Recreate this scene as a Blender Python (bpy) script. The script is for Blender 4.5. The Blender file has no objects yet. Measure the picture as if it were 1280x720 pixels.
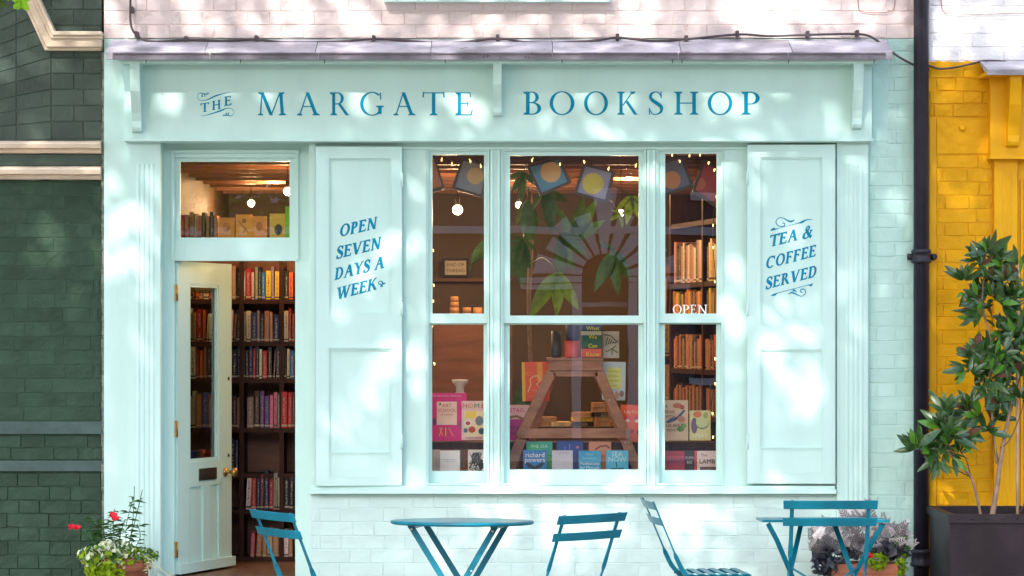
import bpy, bmesh, math, random
from mathutils import Vector, Matrix, noise
R = random.Random(7)
SC = bpy.context.scene
COL = SC.collection
PI = math.pi
rad = math.radians

# ---------------------------------------------------------------- camera
D, F, H = 16.0, 3520.0, 1.68          # distance to the shopfront, focal length in photo pixels, eye height
cd = bpy.data.cameras.new('camera'); cam = bpy.data.objects.new('camera', cd); COL.objects.link(cam)
cam.location = (0, -D, H); cam.rotation_euler = (rad(90), 0, 0)
cd.sensor_width = 36; cd.lens = 36*F/1280; cd.shift_y = 60/1280; cd.clip_end = 400; cd.clip_start = .1
SC.camera = cam
# ---------------------------------------------------------------- light
SUN_EL, SUN_AZ = rad(42), rad(22)
SUNV = Vector((-math.sin(SUN_AZ)*math.cos(SUN_EL), -math.cos(SUN_AZ)*math.cos(SUN_EL), math.sin(SUN_EL)))
w = bpy.data.worlds.new('World'); SC.world = w; w.use_nodes = True
nt = w.node_tree
sky = nt.nodes.new('ShaderNodeTexSky'); sky.sky_type = 'NISHITA'; sky.sun_disc = False
sky.sun_elevation = SUN_EL; sky.sun_rotation = rad(180)+SUN_AZ
sky.air_density = 1.0; sky.dust_density = 2.5; sky.ozone_density = .6
nt.links.new(sky.outputs[0], nt.nodes['Background'].inputs[0]); nt.nodes['Background'].inputs[1].default_value = .15
sd = bpy.data.lights.new('sun', 'SUN'); sd.energy = 2.05; sd.angle = rad(.8); sd.color = (1, .95, .88)
so = bpy.data.objects.new('sun', sd); COL.objects.link(so); so.rotation_euler = SUNV.to_track_quat('Z', 'Y').to_euler()
so.location = (-5, -12, 12)
SC.view_settings.view_transform = 'Standard'; SC.view_settings.look = 'None'; SC.view_settings.gamma = 1
SC.view_settings.exposure = 2.0
SC.cycles.max_bounces = 8; SC.cycles.transparent_max_bounces = 12

# ---------------------------------------------------------------- helpers
def X(px, y=0): return (px-640)*(D+y)/F
def Z(py, y=0): return H-(py-420)*(D+y)/F
def P(px, py, y=0): return Vector((X(px, y), y, Z(py, y)))
def S(px, y=0): return px*(D+y)/F

def srgb(r, g, b):
    f = lambda c: ((c/255+.055)/1.055)**2.4 if c > 10 else c/255/12.92
    return (f(r), f(g), f(b), 1)

MATS = {}
def mat(name, col, rough=.5, var=.08, scale=6, bump=0, bscale=40, metal=0, spec=.5, stretch=(1, 1, 1), wear=None, wear_amt=.0, emit=None, estr=0, objcol=False, coat=0, trans=0, dirt=0):
    if name in MATS: return MATS[name]
    m = bpy.data.materials.new(name); m.use_nodes = True; n = m.node_tree.nodes; l = m.node_tree.links
    b = n['Principled BSDF']; b.inputs['Roughness'].default_value = rough; b.inputs['Metallic'].default_value = metal
    b.inputs['Specular IOR Level'].default_value = spec
    if coat: b.inputs['Coat Weight'].default_value = coat; b.inputs['Coat Roughness'].default_value = .15
    tc = n.new('ShaderNodeTexCoord'); mp = n.new('ShaderNodeMapping'); mp.inputs['Scale'].default_value = stretch
    oi = n.new('ShaderNodeObjectInfo')
    ad = n.new('ShaderNodeVectorMath'); ad.operation = 'ADD'
    mul = n.new('ShaderNodeVectorMath'); mul.operation = 'SCALE'; mul.inputs['Scale'].default_value = 37.0
    cx = n.new('ShaderNodeCombineXYZ')
    for i in range(3): l.new(oi.outputs['Random'], cx.inputs[i])
    l.new(cx.outputs[0], mul.inputs[0]); l.new(tc.outputs['Object'], ad.inputs[0]); l.new(mul.outputs[0], ad.inputs[1])
    l.new(ad.outputs[0], mp.inputs[0])
    nz = n.new('ShaderNodeTexNoise'); nz.inputs['Scale'].default_value = scale; nz.inputs['Detail'].default_value = 5
    l.new(mp.outputs[0], nz.inputs[0])
    r1 = n.new('ShaderNodeMapRange'); r1.inputs['From Min'].default_value = .3; r1.inputs['From Max'].default_value = .7
    r1.inputs['To Min'].default_value = 1-var; r1.inputs['To Max'].default_value = 1+var
    l.new(nz.outputs[0], r1.inputs[0])
    vs = n.new('ShaderNodeVectorMath'); vs.operation = 'SCALE'
    if objcol: l.new(oi.outputs['Color'], vs.inputs[0])
    else: vs.inputs[0].default_value = col[:3]
    l.new(r1.outputs[0], vs.inputs['Scale'])
    out = vs.outputs[0]
    if wear:
        n2 = n.new('ShaderNodeTexNoise'); n2.inputs['Scale'].default_value = scale*3.1; n2.inputs['Detail'].default_value = 8; n2.inputs['Roughness'].default_value = .7
        l.new(mp.outputs[0], n2.inputs[0])
        r2 = n.new('ShaderNodeMapRange'); r2.inputs['From Min'].default_value = .72-wear_amt; r2.inputs['From Max'].default_value = .76-wear_amt
        l.new(n2.outputs[0], r2.inputs[0])
        mx = n.new('ShaderNodeMix'); mx.data_type = 'RGBA'; l.new(r2.outputs[0], mx.inputs[0]); l.new(out, mx.inputs[6]); mx.inputs[7].default_value = wear
        out = mx.outputs[2]
    l.new(out, b.inputs['Base Color'])
    if bump:
        n3 = n.new('ShaderNodeTexNoise'); n3.inputs['Scale'].default_value = bscale; n3.inputs['Detail'].default_value = 6
        l.new(mp.outputs[0], n3.inputs[0])
        bp = n.new('ShaderNodeBump'); bp.inputs['Strength'].default_value = bump; bp.inputs['Distance'].default_value = .01
        l.new(n3.outputs[0], bp.inputs['Height']); l.new(bp.outputs[0], b.inputs['Normal'])
    if emit:
        b.inputs['Emission Color'].default_value = emit; b.inputs['Emission Strength'].default_value = estr
    if trans:
        t = n.new('ShaderNodeBsdfTranslucent'); l.new(out, t.inputs[0]); ms = n.new('ShaderNodeMixShader'); ms.inputs[0].default_value = trans
        l.new(b.outputs[0], ms.inputs[1]); l.new(t.outputs[0], ms.inputs[2]); l.new(ms.outputs[0], n['Material Output'].inputs[0])
    MATS[name] = m
    return m

MINT = (.515, .725, .672, 1)
M_mint = mat('mint_gloss_paint', MINT, .42, .045, 4, .12, 30, stretch=(1.6, 1, .25), wear=(.36, .50, .45, 1), wear_amt=-.035)
M_mintb = mat('mint_painted_brick', (.46, .68, .62, 1), .6, .06, 5, .8, 14, wear=(.40, .52, .48, 1), wear_amt=.0)
M_white_b = mat('pale_mint_painted_brick', (.52, .675, .635, 1), .6, .05, 5, .8, 13, wear=(.5, .6, .56, 1), wear_amt=.0)
M_pink = mat('pale_pink_painted_brick', (.74, .615, .59, 1), .7, .08, 4, .9, 14, wear=(.46, .33, .28, 1), wear_amt=.06)
M_whitew = mat('white_painted_brick', (.80, .77, .79, 1), .65, .05, 4, .5, 45, wear=(.6, .5, .46, 1), wear_amt=.0)
M_green = mat('dark_green_painted_brick', (.026, .056, .033, 1), .65, .3, 4, 1.0, 16, spec=.25, wear=(.12, .15, .13, 1), wear_amt=.03)
M_greenflat = mat('dark_green_render', (.036, .062, .046, 1), .55, .3, 3, .4, 30, wear=(.11, .145, .125, 1), wear_amt=.02)
M_grey = mat('blue_grey_band_paint', (.065, .10, .092, 1), .75, .2, 8, .5, 30, spec=.2)
M_cream = mat('cream_stone_paint', (.66, .53, .40, 1), .6, .12, 7, .4, 30, wear=(.3, .22, .16, 1), wear_amt=.02)
M_yel = mat('yellow_painted_brick', (.66, .32, .0, 1), .5, .12, 5, .9, 16, spec=.2, wear=(.36, .16, .01, 1), wear_amt=.05)
M_yelw = mat('yellow_gloss_paint', (.72, .355, .0, 1), .45, .05, 3, .08, 25, spec=.25)
M_lead = mat('weathered_lead', (.42, .39, .43, 1), .55, .45, 4, .5, 18, wear=(.16, .09, .09, 1), wear_amt=.09, stretch=(1, 1, 3))
M_pipe = mat('black_pipe_paint', (.018, .015, .026, 1), .4, .3, 8, .2, 20, spec=.35, wear=(.12, .11, .12, 1), wear_amt=-.02)
M_letter = mat('teal_sign_paint', (.0, .215, .35, 1), .55, .06, 10, spec=.1)
M_teal = mat('teal_powder_coat', (.0, .125, .185, 1), .36, .12, 8, .06, 40, spec=.3, wear=(.02, .2, .25, 1), wear_amt=-.01)
M_brass = mat('aged_brass', (.45, .27, .08, 1), .35, .2, 30, metal=.9)
M_iron = mat('dark_iron', (.07, .065, .055, 1), .4, .3, 30, metal=.6)
M_steel = mat('steel_bolt', (.5, .5, .5, 1), .35, .1, 30, metal=.9)
M_wood = mat('dark_stained_wood', (.045, .016, .009, 1), .6, .35, 6, .2, 40, spec=.2, stretch=(8, 8, 1))
M_woodm = mat('brown_trestle_wood', (.38, .17, .105, 1), .5, .35, 5, .3, 40, stretch=(1, 4, 4), wear=(.5, .28, .2, 1), wear_amt=.03)
M_shelfw = mat('reddish_bookcase_wood', (.16, .055, .022, 1), .5, .3, 4, .2, 40, stretch=(1, 6, 6))
M_wall_in = mat('brown_interior_wall', (.115, .075, .05, 1), .7, .15, 2, .1, 20)
M_sidew = mat('dark_amber_panelling', (.085, .045, .018, 1), .6, .25, 3, .2, 20, stretch=(1, 6, .5))
M_ceil = mat('amber_timber_ceiling', (.36, .19, .09, 1), .6, .2, 3, .2, 20, stretch=(8, 1, 1))
M_floor = mat('worn_floorboards', (.12, .06, .03, 1), .5, .3, 3, .2, 20, stretch=(8, 1, 1))
M_cable = mat('dusty_cable', (.07, .05, .055, 1), .6, .2, 10)
M_paver = mat('pavement_stone', (.15, .14, .13, 1), .8, .12, 2, .3, 20)
M_road = mat('asphalt', (.06, .06, .062, 1), .85, .2, 3, .5, 60)
M_opp = mat('brown_stucco', (.12, .09, .075, 1), .8, .12, 1.5, .3, 8)
M_oppst = mat('grey_arch_stone', (.62, .55, .56, 1), .8, .12, 2, .3, 8)
M_dark = mat('dark_void_paint', (.012, .013, .012, 1), .6, .1, 2)
M_bark = mat('tree_bark', (.10, .075, .055, 1), .85, .25, 5, .8, 20, stretch=(3, 3, .6))
M_stem = mat('pale_shrub_bark', (.27, .17, .115, 1), .75, .35, 20, .3, 60)
M_twig = mat('brown_twig_bark', (.13, .055, .04, 1), .7, .25, 20, .3, 60)
M_leafT = mat('plane_tree_leaf', (.09, .16, .03, 1), .5, .25, 1, trans=.35)
M_leafB = mat('fresh_green_leaf', (.30, .60, .03, 1), .45, .15, 8, trans=.5)
M_mag = mat('glossy_dark_leaf', (.030, .080, .016, 1), .25, .35, 4, .1, 40, spec=.6, trans=.08)
M_mag2 = mat('fresh_glossy_leaf', (.08, .22, .02, 1), .28, .25, 4, .1, 40, trans=.15)
M_magb = mat('rusty_leaf_underside', (.10, .035, .015, 1), .6, .3, 6)
M_pach = mat('money_tree_leaf', (.06, .13, .035, 1), .4, .25, 6, .1, 30, trans=.2)
M_pach2 = mat('yellow_green_leaf', (.15, .24, .02, 1), .4, .25, 6, .1, 30, trans=.3)
M_ivy = mat('ivy_leaf', (.05, .13, .03, 1), .5, .35, 12, trans=.15, spec=.3)
M_ivy2 = mat('lime_leaf', (.26, .40, .015, 1), .6, .3, 12, trans=.25, spec=.15)
M_ivyw = mat('variegated_leaf', (.62, .66, .46, 1), .5, .2, 12, trans=.1)
M_silver = mat('silver_leaf', (.66, .60, .60, 1), .7, .2, 12)
M_purple = mat('dark_purple_leaf', (.06, .06, .075, 1), .45, .3, 12)
M_red = mat('red_petal', (.75, .01, .025, 1), .5, .15, 12, trans=.2)
M_terra = mat('terracotta', (.42, .14, .07, 1), .75, .2, 6, .2, 30, wear=(.55, .35, .26, 1), wear_amt=.04)
M_soil = mat('potting_soil', (.03, .02, .014, 1), .9, .3, 20, .6, 60)
M_plantr = mat('black_planter_metal', (.020, .014, .018, 1), .5, .3, 3, .25, 20, spec=.25, wear=(.10, .085, .09, 1), wear_amt=.0)
M_cane = mat('bamboo_cane', (.55, .38, .22, 1), .6, .15, 10)
M_paper = mat('book_pages', (.70, .64, .52, 1), .8, .08, 30)
M_white = mat('white_card', (.78, .78, .80, 1), .6, .03, 10)
M_rope = mat('dried_garland', (.5, .33, .16, 1), .8, .3, 20, .5, 60)

def simple(rgb, name=None):
    nm = name or 'print_%02x%02x%02x' % tuple(rgb)
    return mat(nm, srgb(*rgb), .45, .04, 10)

def book_material():
    m = mat('book_spine', (1, 1, 1, 1), .5, .08, 6, objcol=True)
    n = m.node_tree.nodes; l = m.node_tree.links; b = n['Principled BSDF']
    src = b.inputs['Base Color'].links[0].from_socket
    tc = n.new('ShaderNodeTexCoord'); oi = n.new('ShaderNodeObjectInfo')
    sp = n.new('ShaderNodeSeparateXYZ'); l.new(tc.outputs['Object'], sp.inputs[0])
    # printed title: small marks in a column down the middle of the spine
    cb = n.new('ShaderNodeCombineXYZ'); l.new(oi.outputs['Random'], cb.inputs[0])
    m1 = n.new('ShaderNodeMath'); m1.operation = 'MULTIPLY'; m1.inputs[1].default_value = 4; l.new(sp.outputs[0], m1.inputs[0])
    m2 = n.new('ShaderNodeMath'); m2.operation = 'MULTIPLY'; m2.inputs[1].default_value = 46; l.new(sp.outputs[2], m2.inputs[0])
    m3 = n.new('ShaderNodeMath'); m3.operation = 'MULTIPLY'; m3.inputs[1].default_value = 91; l.new(oi.outputs['Random'], m3.inputs[0])
    c2 = n.new('ShaderNodeCombineXYZ'); l.new(m1.outputs[0], c2.inputs[0]); l.new(m3.outputs[0], c2.inputs[1]); l.new(m2.outputs[0], c2.inputs[2])
    nz = n.new('ShaderNodeTexNoise'); nz.inputs['Scale'].default_value = 1.0; nz.inputs['Detail'].default_value = 2; l.new(c2.outputs[0], nz.inputs[0])
    gt = n.new('ShaderNodeMath'); gt.operation = 'GREATER_THAN'; gt.inputs[1].default_value = .53; l.new(nz.outputs[0], gt.inputs[0])
    ab = n.new('ShaderNodeMath'); ab.operation = 'ABSOLUTE'; l.new(sp.outputs[0], ab.inputs[0])
    lt = n.new('ShaderNodeMath'); lt.operation = 'LESS_THAN'; lt.inputs[1].default_value = .16; l.new(ab.outputs[0], lt.inputs[0])
    zs = n.new('ShaderNodeMath'); zs.operation = 'SUBTRACT'; zs.inputs[1].default_value = .5; l.new(sp.outputs[2], zs.inputs[0])
    za = n.new('ShaderNodeMath'); za.operation = 'ABSOLUTE'; l.new(zs.outputs[0], za.inputs[0])
    zl = n.new('ShaderNodeMath'); zl.operation = 'LESS_THAN'; zl.inputs[1].default_value = .36; l.new(za.outputs[0], zl.inputs[0])
    a1 = n.new('ShaderNodeMath'); a1.operation = 'MULTIPLY'; l.new(gt.outputs[0], a1.inputs[0]); l.new(lt.outputs[0], a1.inputs[1])
    a2 = n.new('ShaderNodeMath'); a2.operation = 'MULTIPLY'; l.new(a1.outputs[0], a2.inputs[0]); l.new(zl.outputs[0], a2.inputs[1])
    # band near the foot of the spine
    bb = n.new('ShaderNodeMath'); bb.operation = 'COMPARE'; bb.inputs[1].default_value = .07; bb.inputs[2].default_value = .025; l.new(sp.outputs[2], bb.inputs[0])
    a3 = n.new('ShaderNodeMath'); a3.operation = 'MAXIMUM'; l.new(a2.outputs[0], a3.inputs[0]); l.new(bb.outputs[0], a3.inputs[1])
    # ink: cream on dark covers, near-black on pale ones
    bw = n.new('ShaderNodeRGBToBW'); l.new(oi.outputs['Color'], bw.inputs[0])
    g2 = n.new('ShaderNodeMath'); g2.operation = 'GREATER_THAN'; g2.inputs[1].default_value = .22; l.new(bw.outputs[0], g2.inputs[0])
    ink = n.new('ShaderNodeMix'); ink.data_type = 'RGBA'; l.new(g2.outputs[0], ink.inputs[0]); ink.inputs[6].default_value = (.45, .36, .24, 1); ink.inputs[7].default_value = (.03, .02, .02, 1)
    mx = n.new('ShaderNodeMix'); mx.data_type = 'RGBA'; l.new(a3.outputs[0], mx.inputs[0]); l.new(src, mx.inputs[6]); l.new(ink.outputs[2], mx.inputs[7])
    l.new(mx.outputs[2], b.inputs['Base Color'])
    return m
M_book = book_material()

def glass_material(k_=3.3, nm='window_glass'):
    m = bpy.data.materials.new(nm); m.use_nodes = True; n = m.node_tree.nodes; l = m.node_tree.links
    n.remove(n['Principled BSDF'])
    t = n.new('ShaderNodeBsdfTransparent'); t.inputs[0].default_value = (.93, .96, .95, 1)
    g = n.new('ShaderNodeBsdfGlossy'); g.inputs['Roughness'].default_value = .0; g.inputs[0].default_value = (1, 1, 1, 1)
    fr = n.new('ShaderNodeFresnel'); fr.inputs[0].default_value = 1.52
    mu = n.new('ShaderNodeMath'); mu.operation = 'MULTIPLY'; mu.inputs[1].default_value = k_; l.new(fr.outputs[0], mu.inputs[0])
    nz = n.new('ShaderNodeTexNoise'); nz.inputs['Scale'].default_value = 1.3; tc = n.new('ShaderNodeTexCoord'); l.new(tc.outputs['Object'], nz.inputs[0])
    bp = n.new('ShaderNodeBump'); bp.inputs['Strength'].default_value = .012; bp.inputs['Distance'].default_value = .05; l.new(nz.outputs[0], bp.inputs['Height']); l.new(bp.outputs[0], g.inputs['Normal'])
    ms = n.new('ShaderNodeMixShader'); l.new(mu.outputs[0], ms.inputs[0]); l.new(t.outputs[0], ms.inputs[1]); l.new(g.outputs[0], ms.inputs[2])
    l.new(ms.outputs[0], n['Material Output'].inputs[0])
    return m
M_glass = glass_material(); M_doorglass = glass_material(.7, 'door_glass')
def emitter(name, col, s):
    m = bpy.data.materials.new(name); m.use_nodes = True; b = m.node_tree.nodes['Principled BSDF']
    b.inputs['Base Color'].default_value = (.8, .8, .8, 1); b.inputs['Emission Color'].default_value = col; b.inputs['Emission Strength'].default_value = s
    return m
M_bulb = emitter('lit_bulb', (1, .62, .28, 1), 5)
M_fairy = emitter('lit_fairy_light', (1, .55, .16, 1), 1.6)

# objects -----------------------------------------------------------
def link(o, parent=None):
    COL.objects.link(o)
    if parent: o.parent = parent
    return o
def thing(name, label, cat, loc=(0, 0, 0), rz=0, group=None):
    o = bpy.data.objects.new(name, None); o.empty_display_size = .1; link(o)
    o.location = loc; o.rotation_euler = (0, 0, rz); o['label'] = label; o['category'] = cat
    if group: o['group'] = group
    return o
def tag(o, label, cat, group=None, kind=None):
    o['label'] = label; o['category'] = cat
    if group: o['group'] = group
    if kind: o['kind'] = kind
    return o
def world_off(p):
    v = Vector((0, 0, 0))
    while p: v += p.location; p = p.parent
    return v
def obj(name, bm, m, parent=None, bevel=0, smooth=False, world=True, loc=None, color=None):
    """one mesh object; vertices given in world space unless world=False"""
    if bevel:
        es = [e for e in bm.edges if len(e.link_faces) == 2 and e.calc_face_angle(0) > .5]
        bmesh.ops.bevel(bm, geom=es, offset=bevel, segments=1 if bevel < .004 else 2, profile=.6, affect='EDGES', clamp_overlap=True)
    me = bpy.data.meshes.new(name)
    if world and parent is not None:
        off = world_off(parent)
        for v in bm.verts: v.co -= off
    bm.to_mesh(me); bm.free()
    for mm in (m if isinstance(m, (list, tuple)) else [m]): me.materials.append(mm)
    if smooth:
        for p in me.polygons: p.use_smooth = True
    o = bpy.data.objects.new(name, me); link(o, parent)
    if loc is not None: o.location = loc
    return o
def NB(): return bmesh.new()
def box(bm, x0, y0, z0, x1, y1, z1, mi=0, M=None):
    vs = [bm.verts.new(c) for c in ((x0, y0, z0), (x1, y0, z0), (x1, y1, z0), (x0, y1, z0), (x0, y0, z1), (x1, y0, z1), (x1, y1, z1), (x0, y1, z1))]
    if M is not None:
        for v in vs: v.co = M @ v.co
    for f in ((3, 2, 1, 0), (4, 5, 6, 7), (0, 1, 5, 4), (1, 2, 6, 5), (2, 3, 7, 6), (3, 0, 4, 7)):
        fc = bm.faces.new([vs[i] for i in f]); fc.material_index = mi
    return vs
def pbox(bm, px0, py0, px1, py1, yf, yb, mi=0):
    """box whose front face covers the photo pixels px0..px1, py0..py1 at depth yf"""
    return box(bm, X(px0, yf), yf, Z(py1, yf), X(px1, yf), yb, Z(py0, yf), mi)
def pframe(bm, o, i, yf, yb, mi=0):
    (a, b, c, d), (e, f, g, h) = o, i
    pbox(bm, a, b, e, d, yf, yb, mi); pbox(bm, g, b, c, d, yf, yb, mi)
    pbox(bm, e, b, g, f, yf, yb, mi); pbox(bm, e, h, g, d, yf, yb, mi)
def poly(bm, pts, mi=0):
    f = bm.faces.new([bm.verts.new(p) for p in pts]); f.material_index = mi; return f
def prism(bm, pts, d, mi=0):
    """extrude planar polygon pts by vector d"""
    a = [bm.verts.new(p) for p in pts]; b = [bm.verts.new(Vector(p)+Vector(d)) for p in pts]
    n = len(pts)
    for f in ([a[i] for i in range(n)], [b[n-1-i] for i in range(n)]):
        fc = bm.faces.new(f); fc.material_index = mi
    for i in range(n):
        fc = bm.faces.new((a[(i+1) % n], a[i], b[i], b[(i+1) % n])); fc.material_index = mi
def tube(bm, pts, r, n=8, mi=0, cap=True):
    pts = [Vector(p) for p in pts]; rings = []
    up = Vector((.13, .31, .94))
    for i, p in enumerate(pts):
        t = (pts[min(i+1, len(pts)-1)]-pts[max(i-1, 0)]).normalized()
        a = t.cross(up)
        if a.length < .05: a = t.cross(Vector((1, 0, 0)))
        a.normalize(); b = t.cross(a).normalized()
        rr = r[i] if isinstance(r, (list, tuple)) else r
        rings.append([bm.verts.new(p+a*math.cos(2*PI*k/n)*rr+b*math.sin(2*PI*k/n)*rr) for k in range(n)])
    for i in range(len(rings)-1):
        for k in range(n):
            f = bm.faces.new((rings[i][k], rings[i][(k+1) % n], rings[i+1][(k+1) % n], rings[i+1][k])); f.material_index = mi; f.smooth = True
    if cap:
        for rg in (rings[0][::-1], rings[-1]):
            f = bm.faces.new(rg); f.material_index = mi
def lathe(bm, prof, c, n=20, mi=0, axis='Z', cap=True):
    rings = []
    for (r, h) in prof:
        ring = []
        for k in range(n):
            a = 2*PI*k/n; u, v = r*math.cos(a), r*math.sin(a)
            co = (u, v, h) if axis == 'Z' else ((u, -h, v) if axis == 'Y' else (h, u, v))
            ring.append(bm.verts.new(Vector(co)+Vector(c)))
        rings.append(ring)
    for i in range(len(rings)-1):
        for k in range(n):
            f = bm.faces.new((rings[i][k], rings[i][(k+1) % n], rings[i+1][(k+1) % n], rings[i+1][k])); f.material_index = mi; f.smooth = True
    if cap:
        for rg in (rings[0][::-1], rings[-1]):
            f = bm.faces.new(rg); f.material_index = mi
def smooth_path(pts, n=6):
    out = []
    P_ = [Vector(p) for p in pts]
    for i in range(len(P_)-1):
        p0 = P_[max(i-1, 0)]; p1 = P_[i]; p2 = P_[i+1]; p3 = P_[min(i+2, len(P_)-1)]
        for k in range(n):
            t = k/n
            out.append(.5*((2*p1)+(-p0+p2)*t+(2*p0-5*p1+4*p2-p3)*t*t+(-p0+3*p1-3*p2+p3)*t**3))
    out.append(P_[-1]); return out

# ---------------------------------------------------------------- serif lettering (strokes in cap-height units)
def glyph(ch, T=.14, t=.048, sf=.16):
    """returns (polygons, advance)"""
    out = []
    def L(x0, y0, x1, y1, wd): out.append([(x0-wd/2, y0), (x0+wd/2, y0), (x1+wd/2, y1), (x1-wd/2, y1)])
    def Hh(x0, x1, y, h): out.append([(x0, y), (x1, y), (x1, y+h), (x0, y+h)])
    def SF(x, y, d, wd=T, hw=None):
        hw = hw or wd/2+sf*.62
        out.append([(x-hw, y), (x+hw, y), (x+hw, y+.028*d), (x+wd/2, y+.10*d), (x-wd/2, y+.10*d), (x-hw, y+.028*d)])
    def ARC(cx, cy, rx, ry, a0, a1, wx, wy, n=26):
        for i in range(n):
            A, B = rad(a0+(a1-a0)*i/n), rad(a0+(a1-a0)*(i+1)/n)
            out.append([(cx+rx*math.cos(A), cy+ry*math.sin(A)), (cx+rx*math.cos(B), cy+ry*math.sin(B)),
                        (cx+(rx-wx)*math.cos(B), cy+(ry-wy)*math.sin(B)), (cx+(rx-wx)*math.cos(A), cy+(ry-wy)*math.sin(A))])
    def PATH(pts, ws, n=5):
        q = smooth_path([(a, b, c) for (a, b), c in zip(pts, ws)], n)
        for i in range(len(q)-1):
            def nr(j):
                d = (q[min(j+1, len(q)-1)]-q[max(j-1, 0)]); d.z = 0; d.normalize(); return Vector((-d.y, d.x, 0))*q[j].z/2
            a, b = nr(i), nr(i+1); u, v = q[i], q[i+1]
            out.append([(u.x-a.x, u.y-a.y), (v.x-b.x, v.y-b.y), (v.x+b.x, v.y+b.y), (u.x+a.x, u.y+a.y)])
    def tick(x, y0, y1, w0=None): L(x, y0, x+.015, y1, t*.9)
    k = T/.14
    if ch == 'M':
        L(.15, 0, .22, 1, t*1.25); L(.22, 1, .62, 0, T*1.05); L(.62, 0, 1.0, 1, t*1.25); L(1.03, 1, 1.11, 0, T); SF(.15, 0, 1, t); SF(1.11, 0, 1); SF(.17, 1, -1, t, .13); SF(1.08, 1, -1, t, .13); a = 1.26
    elif ch == 'A':
        L(.13, 0, .46, 1, t*1.25); L(.46, 1, .84, 0, T*1.1); Hh(.24, .68, .36, t); SF(.13, 0, 1, t); SF(.84, 0, 1); a = .97
    elif ch == 'R':
        L(.2, 0, .2, 1, T); SF(.2, 0, 1); SF(.16, 1, -1, T, T/2+.08); Hh(.2, .36, 1-t, t); Hh(.2, .36, .47, t); ARC(.36, .735, .30, .265, -90, 90, T*.95, t); L(.46, .49, .82, .0, T*1.05); L(.82, 0, .93, 0.03, .1); a = .93
    elif ch in 'GC':
        ARC(.5, .5, .5, .52, 48, 318 if ch == 'G' else 312, T*1.02, t, 34); L(.84, .99, .85, .68, t)
        if ch == 'G': L(.82, .06, .82, .42, T); SF(.82, .42, -1)
        a = .95
    elif ch == 'T':
        L(.42, 0, .42, 1, T); SF(.42, 0, 1); Hh(.02, .82, 1-t, t); L(.02, 1.02, .0, .78, t*1.2); L(.82, 1.02, .84, .78, t*1.2); a = .84
    elif ch in 'EF':
        L(.18, 0, .18, 1, T); SF(.14, 1, -1, T, T/2+.06); Hh(.18, .62, 1-t, t); L(.62, 1, .64, .78, t); Hh(.18, .52, .49, t); L(.52, .6, .53, .40, t)
        if ch == 'E': SF(.14, 0, 1, T, T/2+.06); Hh(.18, .66, 0, t); L(.66, 0, .71, .24, t)
        else: SF(.18, 0, 1)
        a = .74
    elif ch == 'L':
        L(.18, 0, .18, 1, T); SF(.18, 1, -1); SF(.14, 0, 1, T, T/2+.06); Hh(.18, .64, 0, t); L(.64, 0, .69, .26, t); a = .72
    elif ch == 'B':
        L(.18, 0, .18, 1, T); SF(.14, 0, 1, T, T/2+.06); SF(.14, 1, -1, T, T/2+.06); Hh(.18, .34, 1-t, t); Hh(.18, .36, .5, t); Hh(.18, .36, 0, t)
        ARC(.34, .755, .25, .245, -90, 90, T*.9, t); ARC(.36, .27, .32, .27, -90, 90, T, t); a = .74
    elif ch == 'O': ARC(.5, .5, .5, .52, 0, 360, T*1.02, t, 44); a = 1.0
    elif ch == 'K':
        L(.18, 0, .18, 1, T); SF(.18, 0, 1); SF(.18, 1, -1); L(.26, .4, .70, 1, t*1.25); L(.42, .60, .84, 0, T*1.08); SF(.71, 1, -1, t, .12); L(.84, 0, .94, .02, .1); a = .93
    elif ch == 'S':
        PATH([(.54, .80), (.44, .95), (.29, .985), (.13, .9), (.10, .74), (.22, .60), (.42, .46), (.56, .31), (.53, .12), (.36, .02), (.18, .04), (.07, .22)],
             [t, t, t, .10*k, .13*k, .15*k, .16*k, .14*k, .10*k, t, t, t]); L(.54, 1.0, .55, .72, t); L(.06, 0, .05, .3, t); a = .64
    elif ch == 'H':
        L(.18, 0, .18, 1, T); L(.80, 0, .80, 1, T); Hh(.18, .8, .48, t)
        for xx in (.18, .8): SF(xx, 0, 1); SF(xx, 1, -1)
        a = .98
    elif ch == 'P':
        L(.18, 0, .18, 1, T); SF(.18, 0, 1); SF(.14, 1, -1, T, T/2+.06); Hh(.18, .35, 1-t, t); Hh(.18, .33, .44, t); ARC(.34, .72, .32, .28, -100, 90, T, t); a = .7
    elif ch == 'N':
        L(.18, 0, .18, 1, t*1.25); L(.18, 1, .82, 0, T*1.1); L(.82, 0, .82, 1, t*1.25); SF(.18, 0, 1, t); SF(.82, 1, -1, t); SF(.14, 1, -1, t, .12); a = 1.0
    elif ch == 'V': L(.14, 1, .47, 0, T*1.1); L(.47, 0, .82, 1, t*1.25); SF(.14, 1, -1); SF(.82, 1, -1, t); a = .95
    elif ch == 'W':
        L(.12, 1, .40, 0, T); L(.40, 0, .68, 1, t*1.25); L(.62, 1, .90, 0, T); L(.90, 0, 1.2, 1, t*1.25); SF(.12, 1, -1); SF(.64, 1, -1); SF(1.2, 1, -1, t); a = 1.32
    elif ch == 'Y': L(.12, 1, .44, .46, T); L(.44, .46, .78, 1, t*1.25); L(.44, 0, .44, .48, T); SF(.44, 0, 1); SF(.12, 1, -1); SF(.78, 1, -1, t); a = .9
    elif ch == 'D':
        L(.18, 0, .18, 1, T); SF(.14, 0, 1, T, T/2+.06); SF(.14, 1, -1, T, T/2+.06); Hh(.18, .4, 1-t, t); Hh(.18, .4, 0, t); ARC(.38, .5, .47, .5, -90, 90, T, t, 30); a = .87
    elif ch == 'I': L(.2, 0, .2, 1, T); SF(.2, 0, 1); SF(.2, 1, -1); a = .4
    elif ch == '&':
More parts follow.
